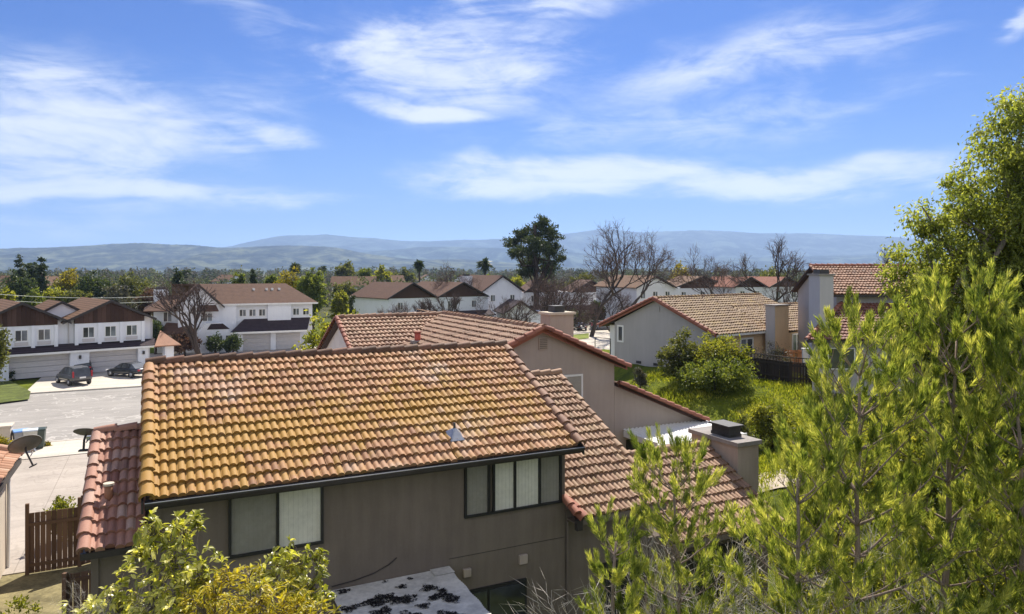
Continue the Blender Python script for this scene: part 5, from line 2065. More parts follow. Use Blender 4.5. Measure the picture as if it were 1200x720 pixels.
bare_tree('bare_tree', 'taller bare tree behind the one beside the lilac chimney', bt(918, 108), 0, 0, 0, None, None, 4.0, .88, T1, group=GB)
bare_tree('bare_tree', 'low bare shrubby tree before the first gable of the twin house', bt(468, 88), 0, 0, 0, None, None, 3.1, .62, T3, group=GB)
bare_tree('bare_tree', 'dark bare tree between the two gables of the twin house', bt(505, 90), 0, 0, 0, None, None, 5.1, .68, T4, group=GB)
bare_tree('bare_tree', 'bare tree before the right gable of the twin house', bt(532, 92), 0, 0, 0, None, None, .4, .80, T4, group=GB)
bare_tree('bare_tree', 'small bare tree in front of the white garage block', bt(606, 86), 0, 0, 0, None, None, 2.0, .72, T3, group=GB)
bare_tree('bare_tree', 'bare tree in front of the clipped gable house right of the spreading one', bt(716, 110), 0, 0, 0, None, None, 1.0, .76, T3, group=GB)
bare_tree('bare_tree', 'dark bare branches rising behind the orange tile roof', (31.5, 60, 2.7), 0, 0, 0, None, None, .9, .52, T1, group=GB)
bare_tree('bare_tree', 'thin bare tree standing by the wall of the twin house', bt(545, 118), 0, 0, 0, None, None, 2.9, .72, T2, group=GB)


# far woodland: one mass of stuff
def far_wood():
    rs = RS(31)
    n = 3400
    Y = 170 * np.exp(rs.rand(n) * math.log(3600 / 170))
    X = (rs.rand(n) * 2.1 - 1.05) * Y * .85
    h = 5 + 7 * rs.rand(n) ** 1.6 + np.clip(Y / 900, 0, 1) * 2
    h = np.where(Y < 420, h * .72, h)
    w = 3 + 4 * rs.rand(n)
    per = np.where(Y < 500, 110, 46)
    idx = np.repeat(np.arange(n), per)
    d = sphere_pts(len(idx), rs)
    rad = rs.rand(len(idx), 1) ** .4
    c = np.stack([X, Y, h * .5], 1)[idx]
    r3 = np.stack([w * .6, w * .6, h * .5], 1)[idx]
    o = c + d * rad * r3
    sz = np.clip(Y * .0030, .7, 3.2)[idx]
    V, Fq = leafset(o, rs.randn(len(o), 3) + d, sz * (.6 + .8 * rs.rand(len(o))), sz * .8, rs)
    m, g, b, oo = new_mat('far_wood_foliage')
    co = objco(g)
    nn = g.noise(co, .035, 2, .5)
    n2 = g.noise(co, .5, 2, .5)
    f = g.math('ADD', g.math('MULTIPLY', nn, .8), g.math('MULTIPLY', n2, .3))
    g.put(b.inputs['Base Color'], g.ramp(f, [(.38, (.05, .07, .04)), (.47, (.12, .14, .07)), (.54, (.25, .21, .17)), (.61, (.15, .19, .06)), (.70, (.34, .32, .12))]))
    b.inputs['Roughness'].default_value = .9
    b.inputs['Specular IOR Level'].default_value = .05
    tag(arr_obj('woodland', V, Fq, m), 'hazy mass of trees covering the valley floor up to the hills', 'woodland', kind='stuff')


far_wood()

# small far houses among the valley trees
def far_houses():
    rs = RS(6)
    src = None
    spots = [(14, 240, 'tiny pale house among trees at the far left edge'), (60, 210, 'tiny pale house between dark conifers and yellow tree'), (268, 300, 'tiny pale house above the white house with brown hip roof'),
             (415, 210, 'small pale house in front of the greyish far tree'), (452, 260, 'small pale house below the light green far pair of trees'), (500, 330, 'distant pale house just right of the slender palm'),
             (540, 260, 'distant pale house left of the palm against the hills'), (725, 300, 'distant pale house behind the spreading bare tree'), (850, 280, 'distant pale house left of the reddish roofed townhouse')]
    for i, (px, Y, lab) in enumerate(spots):
        X = (px - 600) / F * Y
        if src is None:
            t = thing('distant_house', lab, 'house', (X, Y, 0), 0, 'distant houses in the valley')
            b = MB()
            gable_walls(b, -6, 6, -4, 4, 0, 5.2, 7.6, 'u')
            b.build('wall', M['white'], t)
            simple_roof(t, 'roof', [(-6.5, -4.6, 5.0), (6.5, -4.6, 5.0), (6.5, 0, 7.9), (-6.5, 0, 7.9)], M['farroof2'])
            simple_roof(t, 'roof', [(-6.5, 0, 7.9), (6.5, 0, 7.9), (6.5, 4.6, 5.0), (-6.5, 4.6, 5.0)], M['farroof2'])
            src = t
        else:
            t = src.copy()
            link(t)
            t.location = (X, Y, 0)
            t['label'] = lab
            for c in src.children:
                link(c.copy(), t)
        t.rotation_euler = (0, 0, rs.rand() * 3)


far_houses()


# ------------------------------------------------------------------ hills
def hill(name, R0, pts, depth, col, seed):
    pts = sorted(pts)
    xs = np.array([(p[0] - 600) / F * R0 for p in pts])
    zs = np.array([CH + (HZ - p[1]) / F * R0 for p in pts])
    NX, NY = 420, 46
    X = np.linspace(xs[0], xs[-1], NX)
    crest = np.interp(X, xs, zs)
    k = np.ones(7) / 7
    crest = np.convolve(np.pad(crest, 3, 'edge'), k, 'valid')
    rs = RS(seed)
    # spurs and gullies: sum of ridged waves
    t = np.linspace(0, 1, NY)[:, None]                          # 0 foot .. 1 crest
    ph = rs.rand(8) * 6.28
    XX = X[None] + 260 * np.sin(t * 3 + ph[0]) + 120 * np.sin(t * 7 + ph[1])
    g = 0
    for i, (wl, am) in enumerate(((1400, 1.0), (760, .7), (410, .5), (210, .3), (95, .16))):
        sc = R0 / 6000
        g = g + am * (1 - 2 * np.abs(np.sin(XX * math.pi / (wl * sc) + ph[i + 2])))
    prof = t ** 1.25
    Z = crest[None] * (prof + .13 * g * np.sin(t * math.pi) ** 1.1)
    jag = rs.randn(NX) * .004 + np.interp(np.arange(NX), np.arange(0, NX, 6), rs.randn(len(range(0, NX, 6))) * .008)
    Z[-1] = crest * (1 + jag)
    Z[0] = -5
    Yv = R0 - depth * (1 - t) + 0 * X[None]
    V = np.stack([np.broadcast_to(X[None], Z.shape), Yv, Z], -1)
    back = np.stack([X, np.full(NX, R0 + depth * .4), crest * .3], -1)[None]
    V = np.concatenate([V, back], 0)
    ny = NY + 1
    i = np.arange(ny - 1)[:, None] * NX + np.arange(NX - 1)[None]
    Fq = np.stack([i, i + 1, i + NX + 1, i + NX], -1).reshape(-1, 4)
    m, gg, b, o = new_mat(name + '_cover')
    co = objco(gg)
    f = gg.noise(gg.mapping(co, (1, .6, 2.5)), .0055 * 6000 / R0, 9, .74, .6)
    c = gg.ramp(f, [(.40, tuple(x * .35 for x in col)), (.5, col), (.60, (col[0] * 3.0, col[1] * 2.7, col[2] * 1.9))])
    gg.put(b.inputs['Base Color'], c)
    b.inputs['Roughness'].default_value = 1
    b.inputs['Specular IOR Level'].default_value = 0
    return tag(arr_obj('hills', V.reshape(-1, 3), Fq, m, None, True), kind='structure')


hill('far_hills', 9500, [(-500, 300), (180, 296), (267, 290), (300, 282), (335, 274.5), (355, 278), (380, 274), (407, 278), (428, 278), (449, 281), (484, 283), (526, 282), (588, 280), (620, 278), (655, 274.5), (691, 271), (709, 268), (724, 269.5), (742, 273), (780, 271), (820, 270), (860, 272), (893, 274.5), (915, 273), (971, 274.5), (1027, 277), (1120, 283), (1250, 292), (1700, 300)], 3000, (.028, .04, .048), 1)
hill('mid_hills', 7000, [(330, 305), (380, 301), (430, 295), (463, 292.5), (495, 289.6), (526, 289.6), (567, 290.6), (605, 290.6), (640, 293), (700, 299), (760, 301), (840, 303), (960, 300), (1100, 298), (1400, 300)], 2200, (.03, .042, .045), 2)
hill('near_hills', 5000, [(-500, 296), (-100, 293), (0, 291.5), (60, 290), (100, 288), (130, 286.5), (160, 284.5), (190, 286), (230, 288), (267, 291), (318, 288), (335, 287.5), (365, 288.5), (393, 290), (422, 296), (463, 302), (488, 304.5), (547, 304), (605, 309), (680, 314), (760, 318)], 1800, (.04, .048, .042), 3)


# ------------------------------------------------------------------ haze: one closed box of thin air
def haze():
    b = MB()
    b.box(-16000, 16000, -9500, 14000, -8, 640)
    m = bpy.data.materials.new('haze_air')
    m.use_nodes = True
    g = NT(m.node_tree)
    g.n.remove(g.n['Principled BSDF'])
    v = g.node('ShaderNodeVolumePrincipled')
    v.inputs['Color'].default_value = (.47, .66, 1.0, 1)
    v.inputs['Density'].default_value = 9.0e-5
    v.inputs['Anisotropy'].default_value = 0.25
    g.l.new(v.outputs[0], g.n['Material Output'].inputs['Volume'])
    tag(b.build('haze', m), 'thin blue haze filling the valley air', 'haze', kind='stuff')


haze()


# ------------------------------------------------------------------ bank, weeds and shrubs on the right
def grass_bank():
    rs = RS(8)
    n = 150000
    X = 4 + rs.rand(n) * 26
    Y = 17 + rs.rand(n) * 29
    keep = (X > 5.5) & (Y > 18)
    z = ground_z(X, Y)
    pat = np.sin(X * .9 + 2.1 * np.sin(Y * .55)) + np.sin(Y * 1.1 + 1.7 * np.sin(X * .8))
    keep &= (pat + rs.randn(n) * .7 > -.6)
    # keep clear of the mauve house and the grey house
    du, dn = X - OX, Y - OY
    u = du * cU + dn * sU
    nn = -du * sU + dn * cU
    keep &= ~((u < 20.6) & (nn > 5.8) & (nn < 18)) & ~((u < 17.2) & (nn < 6.3))
    X, Y, z, pat = X[keep], Y[keep], z[keep], pat[keep]
    o = np.stack([X, Y, z + .0], 1)
    d = rs.randn(len(o), 3) * .45 + (0, 0, 1)
    V, Fq = leafset(o, d, (.12 + .16 * rs.rand(len(o))) * (1 + .35 * np.clip(pat, -1, 2)), .05, rs)
    tag(arr_obj('grass', V, Fq, LEAF['grass']), 'sunny yellow green grass and weeds on the bank', 'grass', kind='stuff')


grass_bank()


def bush(name, label, px, ytop, wpx, Y, mat, seed, L=.12, per=60, clumps=120, hfrac=1.0, z0=None, W2=None, cat='shrub'):
    X = (px - 600) / F * Y
    z0 = gz(X, Y) - .1 if z0 is None else z0
    H = CH + (HZ - ytop) / F * Y - z0
    w = wpx / F * Y / 2
    rs = RS(seed)
    lobes = [(0, 0, H * .5, w * .75, w * .75, H * .48)]
    for i in range(6):
        a = i * 1.05 + rs.rand()
        lobes.append((w * .55 * math.cos(a), w * .55 * math.sin(a), H * (.3 + .35 * rs.rand()), w * .45, w * .45, H * .3))
    return leafy(name, label, cat, (X, Y, z0), H * .7, lobes, clumps, per, max(.12, w * .16), L, W2 or L * .5, mat, seed, r=.06, nl=9)


bush('shrub', 'big yellow green shrub growing against the grey gable wall', 842, 392, 66, 42.4, 'lush', 201, .17, 70, 190)
bush('shrub', 'dark grey green shrub left of the big yellow green one', 797, 392, 50, 42.8, 'olive', 202, .17, 60, 130)
bush('shrub', 'shaded low green shrub below the big yellow green one', 838, 422, 90, 40.6, 'green', 203, .16, 60, 150)
bush('shrub', 'tiny dry shrub at the foot of the grey gable wall', 750, 424, 16, 43.5, 'gray', 204, .12, 40, 40)
bush('shrub', 'dark round shrub behind the pinkish chimney', 868, 478, 24, 30.5, 'olive', 205, .1, 50, 60)
bush('shrub', 'yellow green weedy shrub on the bank below the dark fence', 905, 462, 62, 34, 'lush', 206, .14, 60, 120)
bush('shrub', 'magnolia like yellow green tree left of the pale gable wing', 384, 357, 74, 46, 'lush', 208, .30, 60, 150, z0=0, W2=.15)
bush('climbing_plant', 'dry beige creeper draped along the top of the orange fence', 900, 402, 62, 46.2, 'gray', 209, .1, 60, 60)
bush('shrub', 'yellow and red leaved shrub behind the open board gate', 76, 582, 34, 24.6, 'lush', 210, .12, 50, 90, z0=0.1)
bush('shrub', 'red tinged flowering shrub at the lower left corner', 10, 688, 72, 15.6, 'lush', 211, .09, 70, 90, z0=0)
bush('shrub', 'small bright green weed tuft beside the kerb bins', 52, 521, 13, 37.9, 'yellow', 212, .12, 40, 20, z0=.1)
bush('shrub', 'bright yellow shrub at the left edge by the cream wall', 3, 508, 22, 34.5, 'yellow', 213, .14, 50, 50, z0=.1)
bush('shrub', 'clipped dark shrub by the white pier of the left garage', 10, 432, 18, 61, 'dark', 214, .2, 50, 40, z0=0)
# the lawn in front of the left townhouse
quad_sheet('lawn', [G(-60, 452), G(12, 448), G(36, 461), G(34, 470), G(-60, 482)], .135, mat_plain('lawn_grass', (.085, .105, .02), 1.0, .5, 1.2, bmp=.8, bscale=9))
V, Fq = [], []
ns = 14
for i in range(ns + 1):
    for j in range(7):
        x = 9.3 + i * .42 + .25 * math.sin(j)
        y = 27.2 + j * .42 - i * .16 + .2 * math.sin(i * 1.3)
        V.append((x, y, gz(x, y) + .10))
Fq = [(i * 7 + j, (i + 1) * 7 + j, (i + 1) * 7 + j + 1, i * 7 + j + 1) for i in range(ns) for j in range(6)]
tag(arr_obj('path', np.array(V), np.array(Fq), mat_plain('dry_pale_earth', (.46, .39, .30), 1.0, .2, 1.5, bmp=.5), None, True), kind='structure')
# thickets behind the pines
for i, (px, yt, w, Y, mt, L) in enumerate([(985, 470, 120, 22, 'lush', .12), (1060, 440, 130, 19, 'lush', .11), (1150, 420, 150, 17, 'green', .11), (950, 610, 90, 17.5, 'lush', .10), (1010, 560, 130, 14.5, 'lush', .09),
                                           (1110, 540, 140, 13, 'green', .09), (1190, 520, 120, 12, 'lush', .08), (880, 640, 90, 14.5, 'lush', .08), (960, 640, 110, 12.2, 'lush', .075), (1050, 650, 130, 11, 'lush', .07), (1160, 640, 130, 10.5, 'green', .07), (820, 668, 70, 14.2, 'green', .08)]):
    bush('shrub', ['tall sunny thicket shrub beyond the pines, farthest left behind the grass', 'wide sunny thicket shrub behind the middle of the right pine', 'broad green thicket shrub under the big leafy tree',
                   'sunny shrub below the bare earth strip right of the pinkish chimney', 'sunny shrub between both foremost pine trunks', 'green shrub directly behind the thickest pine trunk', 'sunny shrub at the right frame edge half way down',
                   'sunny shrub right of the dark doorway of the low roof', 'low sunny shrub left of the thin pine trunk near the bottom', 'low sunny shrub at the bottom between the pine trunks', 'low green shrub in the bottom right corner', 'green shrub in front of the dark doorway of the low roof'][i],
         px, yt, w, Y, mt, 220 + i, L, 90, 150)


# ------------------------------------------------------------------ big leafy tree at the right edge
def big_leafy():
    X0, Y0 = 13.2, 18.2
    z0 = gz(X0, Y0)
    t = thing('broadleaf_tree', 'tall sunlit yellow green leafy tree at the right edge above the pines', 'tree', (X0, Y0, z0))
    rs = RS(55)
    L = [(13.0, 18.2, 12.6, 1.3, 1.3, 1.35), (12.6, 18, 11.3, 1.35, 1.4, 1.3), (14.2, 18.5, 11.8, 1.6, 1.6, 1.9), (12.2, 17.8, 10.0, 1.5, 1.5, 1.3), (13.8, 17.6, 10.2, 1.9, 1.6, 1.6), (11.4, 17.6, 8.9, 1.35, 1.4, 1.0),
         (13.1, 18.2, 13.3, .9, 1, 1.0), (12.7, 17.2, 8.5, 1.8, 1.5, 1.2), (10.7, 17.5, 8.3, 1.0, 1.1, .75), (14.8, 17.8, 8.6, 2.0, 1.8, 1.8), (11.6, 17.5, 7.2, 1.7, 1.5, 1.0), (13.4, 17.3, 6.6, 2.2, 1.7, 1.3), (16.2, 18.6, 10.5, 1.8, 1.8, 2.8), (15.6, 18, 6.5, 2, 2, 1.8), (10.9, 17.4, 6.4, 1.1, 1.2, .9), (10.15, 17.4, 7.9, .9, 1, .7), (10.3, 17.2, 6.9, 1.0, 1.2, .8), (11.8, 17.2, 5.4, 1.6, 1.4, 1.2), (13.9, 17.0, 9.0, 1.8, 1.2, 1.6), (10.0, 17.5, 9.9, .75, .8, .6), (9.65, 17.4, 9.1, .8, .8, .6), (10.5, 17.6, 10.7, .7, .8, .6), (10.9, 17.5, 9.6, 1.1, 1, .8), (10.0, 17.3, 8.3, .9, .9, .7), (11.4, 17.7, 11.3, .7, .8, .6)]
    lobes = [(a - X0, b - Y0, c - z0, d, e, f) for a, b, c, d, e, f in L]
    V, Fq, C = crown(lobes, 1500, 100, .25, .12, .05, rs, droop=.9, out=.4)
    arr_obj('foliage', V, Fq, mat_leaf('drooping_leaves', (.08, .10, .022), (.21, .24, .05), (.44, .44, .12), .55, (1.6, 1.6, .75)), t)
    mb = MB()
    trunk_mesh(mb, 10.3, .24, lobes, rs, 60, -.02)
    mb.build('trunk', BARK, t, True)


big_leafy()


# ------------------------------------------------------------------ foreground pines
def pine_geo(seed, H, spread, z_low, dense=1.0, nlen=.115, top_flat=0.0):
    rs = RS(seed)
    mb = MB()
    dead = MB()
    path = lambda z: np.array([.10 * math.sin(z * .9 + seed) + .04 * math.sin(z * 2.3 + seed), .08 * math.cos(z * .8 + seed), z])
    zs = np.linspace(0, H * .97, 12)
    mb.tube([path(z) for z in zs], [.075 * (1.15 - z / H * .98) for z in zs], 8)
    S_o, S_d, S_l = [], [], []
    z = z_low
    while z < H - .12:
        k = 4 + int(rs.rand() * 2)
        f = (H - z) / (H - z_low)
        ph = rs.rand() * 6.28
        for i in range(k):
            a = ph + i * 6.283 / k + rs.randn() * .25
            L = spread * min(1.0, .62 + f * 1.3) * (.65 + .5 * rs.rand())
            if f > .55:
                L *= 1.1
            out = np.array([math.cos(a), math.sin(a), .25 + .7 * (1 - f) ** 2 + rs.randn() * .12])
            out = unit(out)
            p0 = path(z)
            pts = [p0]
            n = 5
            d = out.copy()
            for j in range(n):
                d = unit(d + np.array([0, 0, .10]) + rs.randn(3) * .07)
                pts.append(pts[-1] + d * L / n)
            rr = .007 + .009 * L
            mb.tube(pts, [rr * (1 - .8 * j / n) for j in range(n + 1)], 5, caps=False)
            S_o.append(pts[-1]); S_d.append(unit(d + (0, 0, .5))); S_l.append(.24)
            # side shoots
            m = int((L / .155) * dense)
            for q in range(m):
                tt = .30 + .70 * (q + rs.rand()) / m
                ii = min(n - 1, int(tt * n))
                b0 = pts[ii] + (pts[ii + 1] - pts[ii]) * (tt * n - ii)
                sd = unit(np.cross(d, (0, 0, 1.0))) * (1 if q % 2 else -1)
                dd = unit(d * .7 + sd * (.6 + .3 * rs.rand()) + np.array([0, 0, .25 + .35 * rs.rand()]) + rs.randn(3) * .15)
                l2 = (.10 + .30 * rs.rand()) * (1.15 - tt * .5) * min(1.0, spread)
                b1 = b0 + dd * l2 * .6
                d3 = unit(dd + (0, 0, .35))
                b2 = b1 + d3 * l2 * .4
                mb.tube([b0, b1, b2], [.006, .005, .003], 3, caps=False)
                S_o.append(b2); S_d.append(unit(d3 + np.array([0, 0, .15 + .5 * (1 - f)]) + rs.randn(3) * .22)); S_l.append(.22 + .16 * rs.rand())
                if rs.rand() < .4:
                    S_o.append(b1); S_d.append(unit(dd * .6 - sd * .5 + np.array([0, 0, .45]) + rs.randn(3) * .25)); S_l.append(.16 + .10 * rs.rand())
        z += .40 + .16 * rs.rand()
    # leader
    S_o.append(path(H * .97)); S_d.append(np.array([0, 0, 1.0])); S_l.append(.35)
    # dead lower limbs, pale and crooked
    for i in range(9):
        zz = z_low * (.35 + .75 * rs.rand())
        a = rs.rand() * 6.28
        p = path(zz)
        pts = [p]
        d = unit(np.array([math.cos(a), math.sin(a), rs.randn() * .25]))
        L = .5 + .8 * rs.rand()
        for j in range(6):
            d = unit(d + rs.randn(3) * .22 + (0, 0, .06))
            pts.append(pts[-1] + d * L / 6)
            if j > 1:
                e = unit(d + rs.randn(3) * .7)
                dead.tube([pts[-1], pts[-1] + e * .2 + (0, 0, .02), pts[-1] + e * .34 + rs.randn(3) * .05], [.004, .003, .002], 3, caps=False)
        dead.tube(pts, [.011, .010, .008, .007, .005, .004, .003], 5, caps=False)
    S_o, S_d, S_l = np.array(S_o), np.array(S_d), np.array(S_l)
    per = 125
    N = len(S_o)
    t = rs.rand(N, per) ** .85
    ax = S_d[:, None]
    rnd = rs.randn(N, per, 3)
    rad = unit(rnd - (rnd * ax).sum(-1, keepdims=True) * ax)
    o = S_o[:, None] + ax * (t * S_l[:, None])[..., None] + rad * .004
    d = ax * (1.45 + .5 * t[..., None]) + rad * (.80 - .2 * t[..., None]) + rs.randn(N, per, 3) * .08
    V, Fq = leafset(o.reshape(-1, 3), d.reshape(-1, 3), nlen * (.75 + .4 * rs.rand(N * per)), .0076, rs, .1, .03)
    return mb, dead, (V, Fq), N


PBARK = mat_bark('pine_bark', (.26, .20, .165), .3)


def pine(label, px, ytop, Y, seed, spread, zl_frac, rz=0.0, dense=1.0, src=None, sc=1.0):
    X = (px - 600) / F * Y
    z0 = gz(X, Y)
    H = CH + (HZ - ytop) / F * Y - z0
    if src is None:
        t = thing('pine_tree', label, 'pine tree', (X, Y, z0), rz, 'young pines in the foreground')
        mb, dead, (V, Fq), N = pine_geo(seed, H - .38 * spread, spread, H * zl_frac, dense)
        mb.build('trunk', PBARK, t, True)
        dead.build('dead_branches', TWIGP, t, True)
        arr_obj('needles', V, Fq, LEAF['pine'], t)
        return t
    t = src.copy()
    link(t)
    s = H / src['H']
    t.location = (X, Y, z0)
    t.rotation_euler = (0, 0, rz)
    t.scale = (s, s, s)
    t['label'] = label
    for c in src.children:
        link(c.copy(), t)
    return t


pine('tallest foreground pine, thick trunk and flat topped crown at the right', 1112, 330, 9.4, 1, 1.25, .40, dense=1.15)
pine('slender pine with thin dark trunk just left of the tallest pine', 1000, 374, 8.7, 2, 1.15, .40)
pine('short pine in front of the low tile roof, nearest the chimney', 787, 530, 9.6, 3, .80, .58, dense=1.2)
pine('pine at the far right frame edge with dense dark shoots', 1196, 400, 8.8, 4, .9, .36)
pine('low pine with upright shoots between the pinkish chimney and slender pine', 940, 506, 8.3, 5, .80, .5)
pine('small low pine at the bottom left of the short roof side pine', 728, 604, 9.3, 6, .42, .6)

BS = bare_tree('bare_shrub', 'tangle of bleached leafless twigs beside the low tile roof', (1.9, 9.0, 2.6), 41, 2.6, .016, TWIGP, TWIGP, cat='bare shrub', group='bleached bare shrubs among the pines', multi=3, spread=.5, depth=4, first=.40, twig=.3, tw=.005)
bare_tree('bare_shrub', 'pale curved dead twigs between both tall pine trunks', (4.3, 7.8, 3.2), 0, 0, 0, None, None, 1.2, .9, BS, group='bleached bare shrubs among the pines')
bare_tree('bare_shrub', 'pale dead twigs at the bottom right corner', (5.9, 8.2, 3.0), 0, 0, 0, None, None, 2.7, .8, BS, group='bleached bare shrubs among the pines')
bare_tree('bare_shrub', 'bare twigs between the short pine and the slender pine', (2.6, 8.6, 3.0), 0, 0, 0, None, None, 4.4, .8, BS, group='bleached bare shrubs among the pines')
bare_tree('bare_shrub', 'few bare grey twigs left of the loquat leaves at the house corner', (-4.95, 8.9, 4.4), 0, 0, 0, None, None, 3.4, .34, BS, group='bleached bare shrubs among the pines')


# ------------------------------------------------------------------ broad leaved plants in the lower left
def rosette_plant(name, label, Y, spots, base_px, mat, seed, leafL, leafW, nros, rc, up=.5):
    rs = RS(seed)
    bx = (base_px - 600) / F * Y
    t = thing(name, label, 'shrub', (bx, Y, 0))
    O, D = [], []
    mb = MB()
    for (px, py, s, dy) in spots:
        c = np.array(P(px, py, Y + dy)) - (bx, Y, 0)
        st = np.array([rs.randn() * .1, rs.randn() * .1, 0])
        m1 = st + (c - st) * .45 + rs.randn(3) * .12 + (0, 0, .3)
        mb.tube([st, m1, c + (0, 0, -.25 * s), c], [.022, .015, .009, .005], 5, caps=False)
        for k in range(max(2, int(nros * s * 1.7))):
            q = c + rs.randn(3) * rc * s * (1, 1, .85)
            mb.tube([c + (0, 0, -.2 * s), (c + q) / 2 + rs.randn(3) * .02, q], [.006, .005, .003], 3, caps=False)
            nd = unit(rs.randn(3) * .5 + np.array([0, 0, up]) + (q - c) * .8)
            m = 8
            for j in range(m):
                r2 = rs.randn(3)
                r2 = unit(r2 - (r2 @ nd) * nd)
                O.append(q - nd * rs.rand() * .07)
                D.append(unit(r2 + nd * (.1 + .8 * rs.rand()) + np.array([0, 0, -.1])))
    O, D = np.array(O), np.array(D)
    L = leafL * (.6 + .6 * rs.rand(len(O)))
    # broad leaf of two folded halves, six points
    n = len(O)
    s = unit(np.cross(D, unit(rs.randn(n, 3) * .4 + (0, 0, 1))))
    nn = np.cross(s, D)
    L = L[:, None]
    w = leafW * L / leafL
    bend = np.array([0, 0, -1.0]) * L
    V = np.stack([O, O + D * L * .3 + s * w * .45 + nn * w * .18, O + D * L * .65 + s * w * .42 + nn * w * .16 + bend * .06, O + D * L + bend * .22,
                  O + D * L * .65 - s * w * .42 + nn * w * .16 + bend * .06, O + D * L * .3 - s * w * .45 + nn * w * .18, O + D * L * .33, O + D * L * .68 + bend * .07], 1).reshape(-1, 3)
    Fs = np.array([(0, 1, 6, 6), (1, 2, 7, 6), (2, 3, 7, 7), (0, 6, 5, 5), (6, 7, 4, 5), (7, 3, 4, 4)])
    me = bpy.data.meshes.new('leaves')
    faces = []
    tri = [(0, 1, 6), (1, 2, 7, 6), (2, 3, 7), (0, 6, 5), (6, 7, 4, 5), (7, 3, 4)]
    for i in range(n):
        for f in tri:
            faces.append(tuple(8 * i + k for k in f))
    me.from_pydata(V.tolist(), [], faces)
    me.materials.append(LEAF[mat])
    link(bpy.data.objects.new('leaves', me), t)
    mb.build('stems', BARK, t, True)
    return t


rosette_plant('loquat_tree', 'broad leaved green and cream plant climbing before the house corner', 9.4,
              [(182, 618, .7, 0), (215, 622, .55, .1), (165, 645, .5, .2), (232, 612, .35, 0), (205, 655, .8, -.2), (240, 668, .9, -.1), (180, 690, 1.2, -.3), (140, 700, 1.1, 0), (215, 700, 1.2, -.4), (120, 720, 1.0, 0), (160, 730, 1.2, -.3), (205, 740, 1.2, -.3), (255, 735, 1.2, -.3)],
              190, 'loquat', 301, .125, .052, 17, .19)
rosette_plant('loquat_tree', 'broad leaved plant with reddish stems in front of the left window', 9.6,
              [(352, 650, .6, 0), (372, 655, .5, .1), (325, 655, .55, 0), (340, 672, .8, 0), (365, 680, .7, -.1), (310, 668, .5, 0), (330, 695, .9, -.2), (375, 700, .6, 0), (300, 690, .7, 0), (345, 720, 1.1, -.2)],
              330, 'loquat', 302, .115, .048, 14, .17)
rosette_plant('yellow_shrub', 'bright yellow shrub with lance leaves, left of two', 8.9,
              [(252, 690, .8, 0), (268, 675, .5, 0), (240, 705, .9, -.1), (275, 712, .9, 0), (255, 730, 1.1, 0), (225, 725, .9, 0)], 255, 'mahonia', 303, .12, .026, 14, .16, 1.3)
rosette_plant('yellow_shrub', 'bright yellow shrub with lance leaves, right of two', 8.8,
              [(292, 668, .5, 0), (305, 695, .9, 0), (330, 705, .9, 0), (350, 712, .8, .1), (375, 715, .6, 0), (315, 725, 1.1, 0), (290, 725, 1.0, 0), (360, 735, 1.1, 0), (335, 735, 1.1, 0)], 325, 'mahonia', 304, .12, .026, 14, .16, 1.3)


